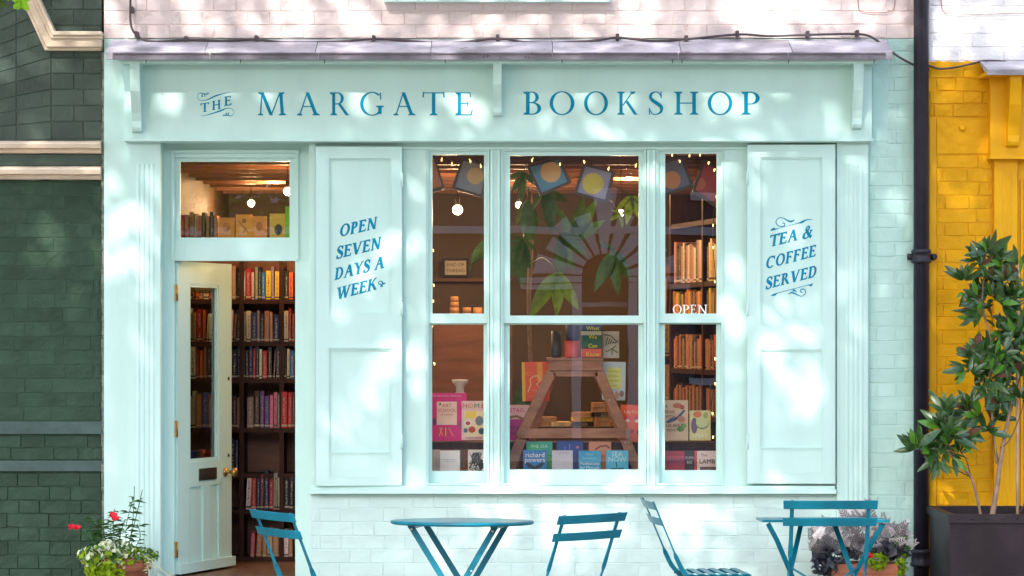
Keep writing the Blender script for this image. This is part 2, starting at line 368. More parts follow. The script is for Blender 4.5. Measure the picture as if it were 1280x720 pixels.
        PATH([(.92, .0), (.7, .14), (.5, .42), (.3, .72), (.33, .92), (.46, .98), (.57, .86), (.52, .68), (.3, .52), (.12, .34), (.12, .12), (.3, .0), (.52, .06), (.7, .25), (.8, .5)],
             [T, T, T, T*.9, t, t, T*.7, T*.6, t, T*.9, T, t, t, t*1.2, t]); Hh(.68, .94, .5, t); a = .98
    else: a = .4
    return out, a
def add_glyph(bm, ch, M, T=.14, t=.048, fit=None, mi=0):
    """M maps (u,v,layer) to a world point; fit=(x0,x1) stretches to that width in cap heights"""
    ps, a = glyph(ch, T, t)
    if not ps: return a
    lo = min(x for p in ps for x, y in p); hi = max(x for p in ps for x, y in p)
    for i, p in enumerate(ps):
        q = []
        for x, y in p:
            if fit: x = fit[0]+(x-lo)/(hi-lo)*(fit[1]-fit[0])
            q.append(M(x, y, i))
        poly(bm, q, mi)
    return a
def layer(i): return .0009+.00006*(i % 12)

# ---------------------------------------------------------------- small flat print: text from the built-in font
def text_mesh(s, size, M4, bold=0, align='CENTER'):
    cu = bpy.data.curves.new('title', 'FONT'); cu.body = s; cu.size = size; cu.align_x = align; cu.align_y = 'CENTER'; cu.resolution_u = 2; cu.offset = bold
    o = bpy.data.objects.new('title', cu); COL.objects.link(o)
    dg = bpy.context.evaluated_depsgraph_get()
    me = bpy.data.meshes.new_from_object(o.evaluated_get(dg)); bpy.data.objects.remove(o); bpy.data.curves.remove(cu)
    me.transform(M4)
    return me

# ================================================================ SETTING
bm = NB(); box(bm, -60, -70, -.4, 60, 40, -.12); o = obj('ground', bm, M_road); o['kind'] = 'structure'
bm = NB(); box(bm, -30, -7.5, -.119, 30, 0.3, 0); o = obj('pavement', bm, M_paver, bevel=.006); o['kind'] = 'structure'
bm = NB(); box(bm, -30, -29.5, -.119, 30, -22, 0.001); o = obj('far_pavement', bm, M_paver, bevel=.006); o['kind'] = 'structure'

# ================================================================ BRICKS
def brick_mesh(name, wd, ht, m, seed, dep=.007, rough=.0012, dx=.004):
    rr = random.Random(seed); bm = NB(); nx = 5 if wd > .15 else 3; nz = 2
    wd -= 0
    us = [0, .0025/wd]+[i/nx for i in range(1, nx)]+[1-.0025/wd, 1]; vs = [0, .0025/ht, .5, 1-.002/ht, 1]
    g = []; sg_ = rr.uniform(-1, 1)
    for j, v in enumerate(vs):
        row = []
        for i, u in enumerate(us):
            edge = i in (0, len(us)-1) or j in (0, len(vs)-1)
            y = .0005 if edge else -dep+rr.uniform(-rough, rough)*.7
            ez = (noise.noise(Vector((u*3.1+seed*7, j*1.7, seed)))*.0028 if j in (0, len(vs)-1, 1, len(vs)-2) else 0)
            ex = (rr.uniform(-1, 1)*.0015 if i in (0, 1, len(us)-2, len(us)-1) else 0)
            row.append(bm.verts.new(((u-.5)*wd+ex, y, (v-.5)*ht+ez)))
        g.append(row)
    for j in range(len(vs)-1):
        for i in range(len(us)-1): bm.faces.new((g[j][i], g[j][i+1], g[j+1][i+1], g[j+1][i])).smooth = False
    me = bpy.data.meshes.new(name); bm.to_mesh(me); bm.free(); me.materials.append(m); return me
BRK = {}
def bricks(parent, m, px0, px1, py0, py1, course, y, key, keep=None, long_=50, short=25, joint=1.2, dep=.007, rough=.0012, start=0, mats=None):
    """painted bricks in Flemish bond on the wall face at depth y"""
    off = world_off(parent); rr = random.Random(hash(key) % 1000 if not isinstance(key, str) else sum(map(ord, key)))
    n = int(round((py1-py0)/course)); ch = (py1-py0)/n
    if key not in BRK:
        BRK[key] = [[brick_mesh('brick', S(L_-joint, y), S(ch-joint, y), m, 10*a+b, dep, rough) for a in range(4)] for b, L_ in enumerate((long_, short))]
    cnt = 0
    for r in range(n):
        cy = py0+ch*(r+.5); x = px0-(0 if (r+start) % 2 == 0 else long_*.5+short*.5)-rr.uniform(0, 6); k = 0
        while x < px1:
            L_ = long_ if k % 2 == 0 else short; k += 1
            a, b = max(x, px0), min(x+L_, px1); x += L_
            if b-a < 5: continue
            if keep and not keep((a+b)/2, cy, a, b): continue
            me = BRK[key][0 if L_ == long_ else 1][rr.randrange(4)]
            o = bpy.data.objects.new('brick', me); link(o, parent)
            o.location = Vector((X((a+b)/2, y), y+rr.uniform(-.0006, .0006), Z(cy+rr.uniform(-.5, .5), y)))-off
            o.scale = ((b-a-joint*.4)/(L_-joint), 1, 1); o.rotation_euler = (rr.uniform(-.005, .005), rr.uniform(-.003, .003), rr.uniform(-.003, .003)); cnt += 1
    return cnt

# ================================================================ THE BOOKSHOP BUILDING
shop = thing('bookshop_building', 'mint green bookshop front with big sash window, shutters and pink brick above', 'building', (0, .3, 0))
# upper pink wall
bm = NB(); pbox(bm, 130, -1200, 1161, 48, 0, .3); up = obj('upper_wall', bm, M_pink, shop)
bricks(up, M_pink, 131, 1142, -37, 48, 17, 0, 'pink', keep=lambda x, y, a, b: not (482 < b and a < 762 and y < 2) , dep=.004, long_=56, short=28, joint=1.0, rough=.0022)
bm = NB(); pbox(bm, 480, -7, 763, 2, -.07, 0); obj('window_sill', bm, M_mint, up, bevel=.004)
# pier walls of mint paint
bm = NB(); pbox(bm, 130, 48.5, 160, 800, -.012, .3); obj('end_pier', bm, M_mint, shop, bevel=.004)
bm = NB(); pbox(bm, 1085, 48.5, 1161, 800, 0, .3); sw = obj('side_wall', bm, M_mintb, shop)
bricks(sw, M_mintb, 1087, 1142, 180, 690, 17.3, 0, 'mintside', long_=46, short=24, dep=.0035, rough=.0012)
bricks(sw, M_mintb, 1109, 1142, 48.5, 180, 17.5, 0, 'mintside2', long_=46, short=20, dep=.0035, rough=.002)
bm = NB(); pbox(bm, 1091, 62, 1110, 176, -.004, .01); obj('patch_render', bm, M_mintb, sw, bevel=.003)
# stall riser
bm = NB(); pbox(bm, 386, 617, 1046, 800, 0, .3); sr = obj('stall_riser', bm, M_white_b, shop)
bricks(sr, M_white_b, 388, 1046, 618.5, 738, 17.1, 0, 'riser', long_=54, short=26, dep=.003, rough=.0014, joint=.8)
# wall slabs behind fascia
bm = NB(); pbox(bm, 160, 49, 1090, 178, 0.001, .3); obj('lintel', bm, M_mint, shop)
# fascia
bm = NB(); pbox(bm, 155, 79, 1090, 173, -.10, .0); fa = obj('fascia_board', bm, M_mint, shop, bevel=.003)
bm = NB(); pbox(bm, 154, 173, 1091.5, 176.5, -.115, .0); pbox(bm, 157, 176.6, 1088, 178, -.09, .0); obj('fascia_moulding', bm, M_mint, shop, bevel=.002)
bm = NB(); pbox(bm, 150, 74, 1098, 79, -.235, -.0); pbox(bm, 156, 79.1, 1092, 81, -.13, -.1005); obj('soffit_board', bm, M_mint, shop, bevel=.002)
bm = NB(); pbox(bm, 158, 173.2, 1088, 173.9, -.118, -.1155)
bm.free()
# lead flashing: sloped top and rolled lip, built in lengths
xs = [140, 262, 398, 540, 690, 848, 985, 1108]
for i in range(len(xs)-1):
    bm = NB(); a, b = xs[i]+.4, xs[i+1]-.4
    dz = R.uniform(-.6, .6)
    prof = [(-.015, 49.5), (-.262, 65+dz), (-.272, 66+dz), (-.272, 74.3+dz*.6), (-.262, 74.6), (-.255, 67.5+dz), (-.015, 52.5)]
    n = 10; rows = []
    for k in range(n+1):
        px = a+(b-a)*k/n; wv = noise.noise(Vector((px*.05, i, 0)))*.9
        rows.append([bm.verts.new((X(px, 0), yy, Z(py+(wv if 0 < j < 6 else 0), yy))) for j, (yy, py) in enumerate(prof)])
    for k in range(n):
        for j in range(len(prof)-1): bm.faces.new((rows[k][j], rows[k][j+1], rows[k+1][j+1], rows[k+1][j]))
    bm.faces.new(rows[0][::-1]); bm.faces.new(rows[-1])
    obj('lead_flashing', bm, M_lead, shop)
bm = NB()
for px in (182, 300, 405, 556, 702, 840, 852, 985, 1092):
    pbox(bm, px, 74, px+1.2, 79, -.276, -.273)
obj('flashing_clip', bm, M_iron, shop)
for i in range(len(xs)-1):
    bm = NB(); pbox(bm, xs[i]+1, 65.6, xs[i+1]-1, 67.2, -.283, -.2725); pbox(bm, xs[i]+.6, 68, xs[i+1]-.6, 74.4, -.276, -.2728); obj('flashing_bead', bm, mat('rusty_lead_edge', (.19, .165, .20, 1), .55, .4, 7, .4, 30, wear=(.09, .035, .035, 1), wear_amt=.10), shop, bevel=.002)
# brackets
def bracket(parent, px0, px1, py0, py1, yw, m, dmax=.13, name='bracket'):
    bm = NB(); pts = []; zt, zb = Z(py0, yw), Z(py1, yw); hh = zt-zb
    cur = [(dmax, 1.0), (dmax, .90), (dmax*.9, .75), (dmax*.82, .58), (dmax*.62, .42), (dmax*.42, .28), (dmax*.34, .16), (dmax*.36, .07), (dmax*.30, .02), (dmax*.12, 0)]
    cur = [(a, b) for a, b in cur]
    pts = [(X(px0, yw), yw-d, zb+h*hh) for d, h in cur]
    pts = [(X(px0, yw), yw, zt)]+pts+[(X(px0, yw), yw, zb)]
    prism(bm, pts[::-1], (X(px1, yw)-X(px0, yw), 0, 0)); return obj(name, bm, m, parent, bevel=.002)
bracket(shop, 166, 178, 79.5, 166, -.1, M_mint); bracket(shop, 616.5, 627, 79.5, 146, -.1, M_mint); bracket(shop, 1064, 1076, 79.5, 162, -.1, M_mint)
# pilasters with reeding
def pilaster(px0, px1, py0, py1, yf, m, parent, fl0, fl1, nfl, top=205):
    bm = NB(); pbox(bm, px0, py0, px1, py1, yf, 0.2); pl = obj('pilaster', bm, m, parent, bevel=.003)
    stp = (fl1-fl0)/nfl
    for i in range(nfl):
        bm = NB(); a = fl0+stp*i+.7; b = a+stp-1.4
        x0, x1 = X(a, yf), X(b, yf); zt, zb = Z(top, yf), Z(py1, yf)
        prism(bm, [(x0, yf, zb), (x0+(x1-x0)*.3, yf-.0035, zb), (x0+(x1-x0)*.7, yf-.0035, zb), (x1, yf, zb)], (0, 0, zt-zb))
        obj('reed', bm, m, pl)
    return pl
pilaster(160, 200.5, 178.2, 800, -.045, M_mint, shop, 170, 194, 4)
pilaster(1046, 1085, 178.2, 800, -.04, M_mint, shop, 1056, 1080, 4)
# door surround
bm = NB(); YD = .10
pbox(bm, 200, 178.5, 218, 800, YD, .2); pbox(bm, 369, 178.5, 388, 800, YD, .2)
pbox(bm, 218, 178.5, 369, 197, YD, .2); pbox(bm, 218, 302, 369, 326, YD, .2)
pbox(bm, 214, 187, 374, 191, YD-.02, YD-.0005); pbox(bm, 214, 191.2, 218, 325, YD-.012, YD-.0005); pbox(bm, 369, 191.2, 373, 325, YD-.012, YD-.0005)
obj('door_frame', bm, M_mint, shop, bevel=.003)
bm = NB(); pframe(bm, (218, 197, 369, 302), (225, 202, 362, 297), YD+.02, YD+.06); tr = obj('transom_window', bm, M_mint, shop, bevel=.003)
def pane(px0, py0, px1, py1, y, parent, name='pane'):
    bm = NB(); poly(bm, [P(px0, py1, y), P(px1, py1, y), P(px1, py0, y), P(px0, py0, y)]); return obj(name, bm, M_glass, parent)
pane(222, 200, 366, 300, YD+.045, tr)
# reveal strip between door and window
bm = NB(); pbox(bm, 386, 178.4, 394.5, 617, -.02, .2); obj('window_jamb', bm, M_mint, shop, bevel=.002)
bm = NB(); pbox(bm, 386.2, 617.2, 389, 800, -.004, .0); obj('corner_bead', bm, M_mint, shop)
bm = NB(); box(bm, X(196), -.32, 0, X(392), .2, .30); obj('doorstep', bm, M_paver, shop, bevel=.01)
bm = NB()
pbox(bm, 394.6, 178.4, 533, 607, 0, .2); pbox(bm, 905, 178.4, 1046, 607, 0, .2)
pbox(bm, 612.2, 186.2, 625.8, 607, 0, .2); pbox(bm, 808.2, 186.2, 820, 607, 0, .2)
pbox(bm, 533, 178.4, 905, 186, 0, .2)
obj('window_surround', bm, M_mint, shop, bevel=.002)
bm = NB(); pbox(bm, 500, 184, 905+30, 186.5, -.012, -.0005)
for a, b in ((613.5, 616), (622, 624.5), (809, 811.5), (816.5, 819)): pbox(bm, a, 187, b, 606, -.010, -.0005)
obj('bead_moulding', bm, M_mint, shop, bevel=.0015)
# windows: outer frame, upper and lower sash, panes
def window(ox0, ox1, gx0, gx1, gy0, my0, my1, gy1):
    bm = NB(); pframe(bm, (ox0, 186.2, ox1, 607), (ox0+3.5, 189.2, ox1-3.5, 604), .006, .2); pframe(bm, (ox0+.5, 186.7, ox1-.5, 606.5), (ox0+1.8, 188, ox1-1.8, 605.3), -.004, .0055)
    wn = obj('window', bm, M_mint, shop, bevel=.002)
    a, b = ox0+3.6, ox1-3.6
    bm = NB(); pframe(bm, (a, 189.3, b, my1), (gx0, gy0, gx1, my0), .022, .06); obj('upper_sash', bm, M_mint, wn, bevel=.0025)
    bm = NB(); pframe(bm, (a, my1+.3, b, 603.8), (gx0-.5, my1+1.8, gx1-.5, gy1), .065, .10); obj('lower_sash', bm, M_mint, wn, bevel=.0025)
    pane(gx0-2, gy0-2, gx1+2, my0+2, .042, wn); pane(gx0-2, my1, gx1+2, gy1+2, .084, wn)
    return wn
w1 = window(533, 612, 540.5, 605, 193.5, 392, 404, 589)
w2 = window(626, 808, 637.5, 798.5, 194.5, 394.5, 404, 587)
w3 = window(820, 905, 831.5, 896, 192, 392, 403.5, 588)
# sill
bm = NB(); pbox(bm, 389, 607.3, 1044, 611.5, -.045, .15); pbox(bm, 387.5, 611.8, 1045.5, 617.3, -.065, .0); obj('sill', bm, M_mint, shop, bevel=.003)
bm = NB(); pbox(bm, 395, 618, 1040, 619.6, -.03, -.0); obj('drip_moulding', bm, M_mint, shop)

# shutters
def shutter(px0, px1, py0, py1, pn, hinge_px, ang, hinges):
    yf, yb = -.055, -.015
    Mr = Matrix.Translation(Vector((X(hinge_px), yb, 0))) @ Matrix.Rotation(ang, 4, 'Z') @ Matrix.Translation(-Vector((X(hinge_px), yb, 0)))
    a, b = pn[0][0], pn[0][2]
    bm = NB(); pbox(bm, px0, py0, a, py1, yf, yb); pbox(bm, b, py0, px1, py1, yf, yb)
    ys = [py0]+[v for q in pn for v in (q[1], q[3])]+[py1]
    for i in range(0, len(ys), 2):
        if ys[i+1]-ys[i] > .5: pbox(bm, a, ys[i], b, ys[i+1], yf, yb)
    bm.transform(Mr); sh = obj('shutter', bm, M_mint, shop, bevel=.0018)
    for k, q in enumerate(pn):
        bm = NB(); dp = q[4] if len(q) > 4 else .012; pbox(bm, q[0]-.3, q[1]-.3, q[2]+.3, q[3]+.3, yf+dp, yb-.004)
        bm.transform(Mr); obj('panel', bm, M_mint, sh)
        bm = NB(); pframe(bm, (q[0]+.2, q[1]+.2, q[2]-.2, q[3]-.2), (q[0]+1.8, q[1]+1.8, q[2]-1.8, q[3]-1.8), yf+dp*.45, yf+dp-.0005)
        bm.transform(Mr); obj('panel_moulding', bm, M_mint, sh, bevel=.001)
    for hx, hy in hinges:
        bm = NB(); tube(bm, [P(hx, hy-9, yf-.002), P(hx, hy+9, yf-.002)], .0045, 6); pbox(bm, hx-2, hy-8, hx+2, hy+8, yf-.002, yf+.002); bm.transform(Mr); obj('hinge', bm, M_mint, sh)
    return sh, Mr, yf
shL, MrL, yS = shutter(394.5, 502, 183.5, 607, [(411, 198, 488, 392), (411, 437, 488, 566), (411, 566.6, 488, 597, .005)], 502, rad(2.6), [(501.5, 225), (501.5, 386), (501.5, 552)])
shR, MrR, _ = shutter(934.5, 1044, 181, 604.5, [(951, 197, 1028, 406), (951, 437, 1028, 560), (951, 560.6, 1028, 592, .005)], 934.5, -rad(1.6), [(935, 222), (935, 386), (935, 552)])
bm = NB(); pbox(bm, 410, 432, 489, 435.5, yS-.006, yS+.001); bm.transform(MrL); obj('ledge_moulding', bm, M_mint, shL, bevel=.0015)

# ---------------------------------------------------------------- lettering
yF = -.1
def fasc(x, y, i, x0=0, base=144.2, cap=28.8): return Vector((X(x0+x*cap, yF), yF-layer(i), Z(base-y*cap, yF)))
big = [('M', 322, 358), ('A', 371, 400), ('R', 412, 438.5), ('G', 450, 480), ('A', 491.5, 519.5), ('T', 528, 556), ('E', 569, 591),
       ('B', 654, 676.5), ('O', 687, 718), ('O', 730, 760), ('K', 771.5, 799), ('S', 811, 829), ('H', 842.5, 873), ('O', 884.5, 915.5), ('P', 926.5, 949.5)]
for ch, a, b in big:
    bm = NB(); base = 144.2 if a < 640 else 143.4
    add_glyph(bm, ch, lambda x, y, i, base=base: fasc(x, y, i, 0, base), fit=(a/28.8, b/28.8)); obj('letter', bm, M_letter, fa)
def flourish(bm, pts, ws, mapf, n=6):
    q = smooth_path([(a, b, c) for (a, b), c in zip(pts, ws)], n)
    for i in range(len(q)-1):
        def nr(j):
            d = (q[min(j+1, len(q)-1)]-q[max(j-1, 0)]); d.z = 0; d.normalize(); return Vector((-d.y, d.x, 0))*q[j].z/2
        a, b = nr(i), nr(i+1); u, v = q[i], q[i+1]
        poly(bm, [mapf(u.x-a.x, u.y-a.y, i), mapf(v.x-b.x, v.y-b.y, i), mapf(v.x+b.x, v.y+b.y, i), mapf(u.x+a.x, u.y+a.y, i)][::-1])
k = 60/864.
def mf(x, y, i): return Vector((X(240+x*k, yF), yF-layer(i), Z(105+y*k, yF)))
for ch, x0, y0, x1, hh in (('T', 150, 515, 312, 160), ('H', 360, 475, 520, 165), ('E', 578, 400, 715, 170)):
    bm = NB(); ww = (x1-x0)/hh
    add_glyph(bm, ch, lambda u, v, i: mf(x0+u*hh, y0-v*hh-.30*(u*hh)*.55, i), T=.21, t=.10, fit=(0, ww)); obj('letter', bm, M_letter, fa)
bm = NB()
flourish(bm, [(300, 165), (250, 185), (190, 170), (130, 165), (100, 215), (120, 280), (200, 298), (300, 275), (420, 215), (560, 175), (700, 150)], [22, 22, 14, 10, 6, 8, 10, 18, 26, 16, 4], mf)
flourish(bm, [(190, 235), (180, 205), (200, 185)], [24, 20, 10], mf); flourish(bm, [(240, 225), (225, 205), (215, 190)], [20, 12, 8], mf)
flourish(bm, [(150, 575), (260, 560), (400, 520), (520, 480), (620, 440), (710, 445), (755, 500), (730, 560), (690, 575), (620, 560), (555, 565)], [4, 12, 20, 28, 14, 8, 6, 8, 14, 20, 24], mf)
flourish(bm, [(610, 520), (625, 540), (620, 560)], [22, 16, 8], mf); flourish(bm, [(660, 515), (655, 540), (640, 562)], [22, 16, 8], mf)
obj('scroll_ornament', bm, M_letter, fa)
def shutter_text(s, x0, y0, x1, y1, cap, Mr, parent, T=.25, t=.125):
    """word on the shutter; base line runs (x0,y0)->(x1,y1) in photo pixels, letters lean"""
    adv = 0; lay = []
    for ch in s:
        if ch == ' ': adv += .45; continue
        _, a = glyph(ch, T, t); lay.append((ch, adv, a)); adv += a+.10
    tot = adv-.10; sl = (y1-y0)/(x1-x0)
    for ch, u0, a in lay:
        bm = NB(); ps, _ = glyph(ch, T, t)
        sx = (x1-x0)/tot
        onp = 411 < x0+u0*sx+.4*cap < 488 or 951 < x0+u0*sx+.4*cap < 1028
        def M(x, y, i):
            px = x0+(u0+x)*sx+y*cap*.13; py = y0+(px-x0)*sl-y*cap
            yy = yS+.012-layer(i)
            return Mr @ Vector((X(px, yS+.012), yy, Z(py, yS+.012)))
        add_glyph(bm, ch, M, T, t); obj('letter', bm, M_letter, parent)
shutter_text('OPEN', 424, 296.5, 470, 286, 15.0, MrL, shL)
shutter_text('SEVEN', 420, 324, 475, 311, 15.0, MrL, shL)
shutter_text('DAYS A', 418, 350.5, 479, 335, 15.0, MrL, shL)
shutter_text('WEEK', 420.5, 375, 470, 362, 15.0, MrL, shL)
shutter_text('TEA &', 962, 309, 1015, 296, 14.5, MrR, shR)
shutter_text('COFFEE', 957, 336.5, 1019, 320.5, 14.5, MrR, shR)
shutter_text('SERVED', 957, 362, 1020, 346, 14.5, MrR, shR)
def msh(Mr, ox, oy, kk): return lambda x, y, i: Mr @ Vector((X(ox+x*kk, yS+.012), yS+.012-layer(i), Z(oy+y*kk, yS+.012)))
f1 = msh(MrR, 940, 260, 1/6.)
bm = NB()
flourish(bm, [(138, 170), (165, 158), (190, 156), (330, 118), (375, 106), (400, 92), (455, 84)], [4, 20, 5, 5, 16, 10, 3], f1)
flourish(bm, [(318, 92), (290, 102), (262, 92), (235, 76), (200, 76), (180, 105), (200, 135), (240, 135), (245, 118), (225, 112)], [8, 14, 10, 7, 5, 6, 7, 7, 8, 5], f1)
obj('scroll_ornament', bm, M_letter, shR)
bm = NB()
flourish(bm, [(140, 655), (170, 650), (200, 636), (330, 602), (420, 578), (440, 580), (455, 566)], [3, 16, 5, 5, 5, 18, 4], f1)
flourish(bm, [(272, 645), (300, 634), (330, 646), (370, 662), (400, 640), (395, 612), (370, 610), (365, 628), (380, 634)], [4, 12, 10, 6, 6, 7, 8, 8, 5], f1)
flourish(bm, [(305, 615), (325, 622), (335, 632)], [14, 10, 4], f1)
obj('scroll_ornament', bm, M_letter, shR)
f2 = msh(MrL, 400, 260, 1/5.54)
bm = NB()
flourish(bm, [(452, 520), (435, 522), (425, 508), (408, 510), (405, 525), (420, 530), (432, 540), (425, 548)], [8, 12, 8, 5, 6, 9, 6, 4], f2)
flourish(bm, [(418, 545), (430, 530), (440, 526)], [10, 8, 6], f2)
obj('scroll_ornament', bm, M_letter, shL)
# white OPEN on the right-hand pane
M_wl = mat('white_vinyl', (.85, .8, .78, 1), .5, .02, 5)
for ch, a, b in (('O', 841, 852), ('P', 853, 861.5), ('E', 863, 870.5), ('N', 872, 884)):
    bm = NB(); yy = .0405
    add_glyph(bm, ch, lambda x, y, i: Vector((X(x*11.5, yy), yy-.00002*i-.0005, Z(392.5-y*11.5, yy))), T=.15, t=.07, fit=(a/11.5, b/11.5)); obj('letter', bm, M_wl, w3)

# ---------------------------------------------------------------- door leaf, standing ajar
def door():
    hx, hy = X(222, .13), .13
    fx, fy = X(289.5, .78), .78        # free edge swung into the room
    ax = Vector((fx-hx, fy-hy, 0)); wd = ax.length; ax.normalize(); nr = Vector((ax.y, -ax.x, 0))  # outward face normal
    zt, zb = Z(326.5, .13), .315
    hgt = zt-zb
    def loc(px, py):   # photo pixel -> (u along leaf, z)
        k_ = (px-640)/F
        # hx + u*ax.x = k_*(D + hy + u*ax.y)
        u = (k_*(D+hy)-hx)/(ax.x-k_*ax.y); return u, H-(py-420)*(D+hy+u*ax.y)/F
    M = Matrix(((ax.x, -nr.x, 0, hx), (ax.y, -nr.y, 0, hy), (0, 0, 1, 0), (0, 0, 0, 1)))
    ug0, zg = loc(237, 355); ug1, _ = loc(273.5, 356); zg1 = loc(237, 578)[1]
    um0 = loc(254, 600)[0]; um1 = loc(263.5, 600)[0]; zp0 = loc(237, 609)[1]; zp1 = loc(237, 712.5)[1]
    T_ = .045
    bm = NB()
    box(bm, 0, 0, zb, ug0, T_, zt, M=M); box(bm, ug1, 0, zb, wd, T_, zt, M=M)
    box(bm, ug0, 0, zg, ug1, T_, zt, M=M); box(bm, ug0, 0, zp0, ug1, T_, zg1, M=M); box(bm, ug0, 0, zb, ug1, T_, zp1, M=M); box(bm, um0, 0, zp1, um1, T_, zp0, M=M)
    d = obj('door', bm, M_mint, shop, bevel=.002)
    for a, b in ((ug0, um0), (um1, ug1)):
        bm = NB(); box(bm, a-.001, .014, zp1-.001, b+.001, .035, zp0+.001, M=M); obj('panel', bm, M_mint, d)
        bm = NB(); box(bm, a+.02, .008, zp1+.02, b-.02, .0135, zp0-.02, M=M); obj('raised_field', bm, M_mint, d, bevel=.003)
    bm = NB()
    for q in ((ug0, zg1, ug0+.018, zg), (ug1-.018, zg1, ug1, zg), (ug0+.018, zg-.018, ug1-.018, zg), (ug0+.018, zg1, ug1-.018, zg1+.018)):
        box(bm, q[0], .004, q[1], q[2], .02, q[3], M=M)
    obj('glazing_bead', bm, M_mint, d, bevel=.002)
    bm = NB(); poly(bm, [M @ Vector(c) for c in ((ug0, .024, zg1), (ug1, .024, zg1), (ug1, .024, zg), (ug0, .024, zg))]); obj('pane', bm, M_doorglass, d)
    bm = NB(); box(bm, .0, -.022, zb+.0, wd+.012, -.0005, zb+.055, M=M); obj('weather_bar', bm, M_mint, d, bevel=.006)
    # letterbox
    a, z0 = loc(248.5, 601); b, _ = loc(270, 585); z1 = loc(248.5, 586)[1]
    bm = NB(); box(bm, a, -.006, z0, b, -.0005, z1, M=M); lb = obj('letterbox', bm, M_iron, d, bevel=.002)
    bm = NB(); box(bm, a+.03, -.010, z0+.014, b-.03, -.0062, z1-.014, M=M); obj('letter_flap', bm, M_iron, d, bevel=.002)
    # knob
    ku, kz = loc(281.5, 590); bm = NB()
    lathe(bm, [(.026, .0005), (.030, .004), (.020, .010), (.009, .016), (.009, .040), (.020, .046), (.027, .058), (.027, .068), (.018, .078), (.004, .080)], (0, 0, 0), 16, axis='Y')
    bm.transform(M @ Matrix.Translation(Vector((ku, 0, kz)))); obj('door_knob', bm, M_brass, d)
    for px, py in ((285.5, 473), (285.5, 569)):
        u, z = loc(px, py); bm = NB(); lathe(bm, [(.010, .0005), (.012, .003), (.007, .004)], (0, 0, 0), 12, axis='Y'); bm.transform(M @ Matrix.Translation(Vector((u, 0, z)))); obj('lock', bm, M_iron, d)
    for py in (366, 536, 687):
        bm = NB(); pbox(bm, 218.2, py-10, 221, py+10, YD-.0042, YD+.02); tube(bm, [P(221.5, py-10, YD-.004), P(221.5, py+10, YD-.004)], .006, 8); obj('hinge', bm, M_brass, d)
    return d
door()

# ================================================================ SHOP INTERIOR
yi0, yi1 = .21, 4.4; xl, xr = -2.05, 1.95; zf, zc = .30, 2.74
for nm, q, m in (('room_floor', (xl-.1, yi0-.01, zf-.1, xr+.1, yi1, zf), M_floor), ('room_ceiling', (xl-.1, .201, zc, xr+.1, yi1, zc+.3), M_ceil),
                 ('interior_wall', (xl-.3, yi1, zf-.1, xr+.3, yi1+.2, zc+.3), M_wall_in), ('interior_side_wall', (xl-.3, .301, zf-.1, xl, yi1, zc+.3), M_sidew),
                 ('interior_side_wall', (xr, .301, zf-.1, xr+.3, yi1, zc+.3), M_wall_in)):
    bm = NB(); box(bm, *q); o = obj(nm, bm, m); o['kind'] = 'structure'
for i in range(9):      # boarded ceiling joints as beams
    bm = NB(); yb_ = .6+i*.42; box(bm, xl, yb_, zc-.05, xr, yb_+.05, zc-.001); o = obj('ceiling_beam', bm, M_shelfw, bevel=.004); o['kind'] = 'structure'
# window display base: boarded box behind the stall riser, plus the raised shelf
bm = NB(); box(bm, X(395), .202, zf, xr, .62, .885); o = obj('display_plinth', bm, M_wood, bevel=.004); tag(o, 'dark wooden window bed carrying the front row of books', 'display bed')
dz = Z(553, .35)
dsh = thing('display_shelf', 'raised dark board shelf behind the front row of window books', 'shelf', (X(720, .4), .4, .885))
bm = NB(); box(bm, X(395), .34, dz-.04, xr-.1, .60, dz); obj('shelf_board', bm, M_wood, dsh, bevel=.002)
for px in (532, 632, 815, 900): bm = NB(); box(bm, X(px, .4), .36, .886, X(px, .4)+.03, .58, dz-.041); obj('support', bm, M_wood, dsh)

# --- spine books
PAL = [('dark brown', (52, 30, 22)), ('black', (22, 20, 24)), ('red', (170, 28, 24)), ('orange', (212, 96, 30)), ('cream', (214, 190, 150)), ('tan', (168, 116, 76)), ('navy blue', (28, 40, 84)),
       ('blue', (44, 92, 150)), ('teal', (30, 112, 116)), ('green', (52, 120, 52)), ('yellow', (222, 172, 40)), ('pink', (206, 96, 120)), ('grey', (128, 118, 112)), ('white', (222, 214, 202)), ('maroon', (96, 24, 30)), ('purple', (92, 46, 112))]
PD = dict(PAL)
def spine_mesh():
    bm = NB(); prof = [(-.5, .5), (-.5, -.46), (-.42, -.5), (.42, -.5), (.5, -.46), (.5, .5)]
    prism(bm, [(x, y, 0) for x, y in prof], (0, 0, 1))
    me = bpy.data.meshes.new('book'); bmesh.ops.recalc_face_normals(bm, faces=bm.faces); bm.to_mesh(me); bm.free(); me.materials.append(M_book); return me
ME_SP = spine_mesh()
ORD = 'first second third fourth fifth sixth seventh eighth ninth tenth eleventh twelfth thirteenth fourteenth fifteenth sixteenth seventeenth eighteenth nineteenth twentieth'.split()
def ordn(i):
    if i < 20: return ORD[i]
    return ['twenty-', 'thirty-', 'forty-'][(i+1)//10-2]+ORD[(i+1) % 10-1] if (i+1) % 10 else {30: 'thirtieth', 40: 'fortieth'}.get(i+1, 'fiftieth')
def spine(pos, wd, ht, dp, ang, cname, label, group, lean=0):
    o = bpy.data.objects.new('book', ME_SP); link(o); o.location = pos; o.scale = (wd, dp, ht); o.rotation_euler = (0, lean, ang)
    c = srgb(*[min(255, max(0, v+R.randint(-12, 12))) for v in PD[cname]]); o.color = c
    tag(o, label, 'book', group); return o
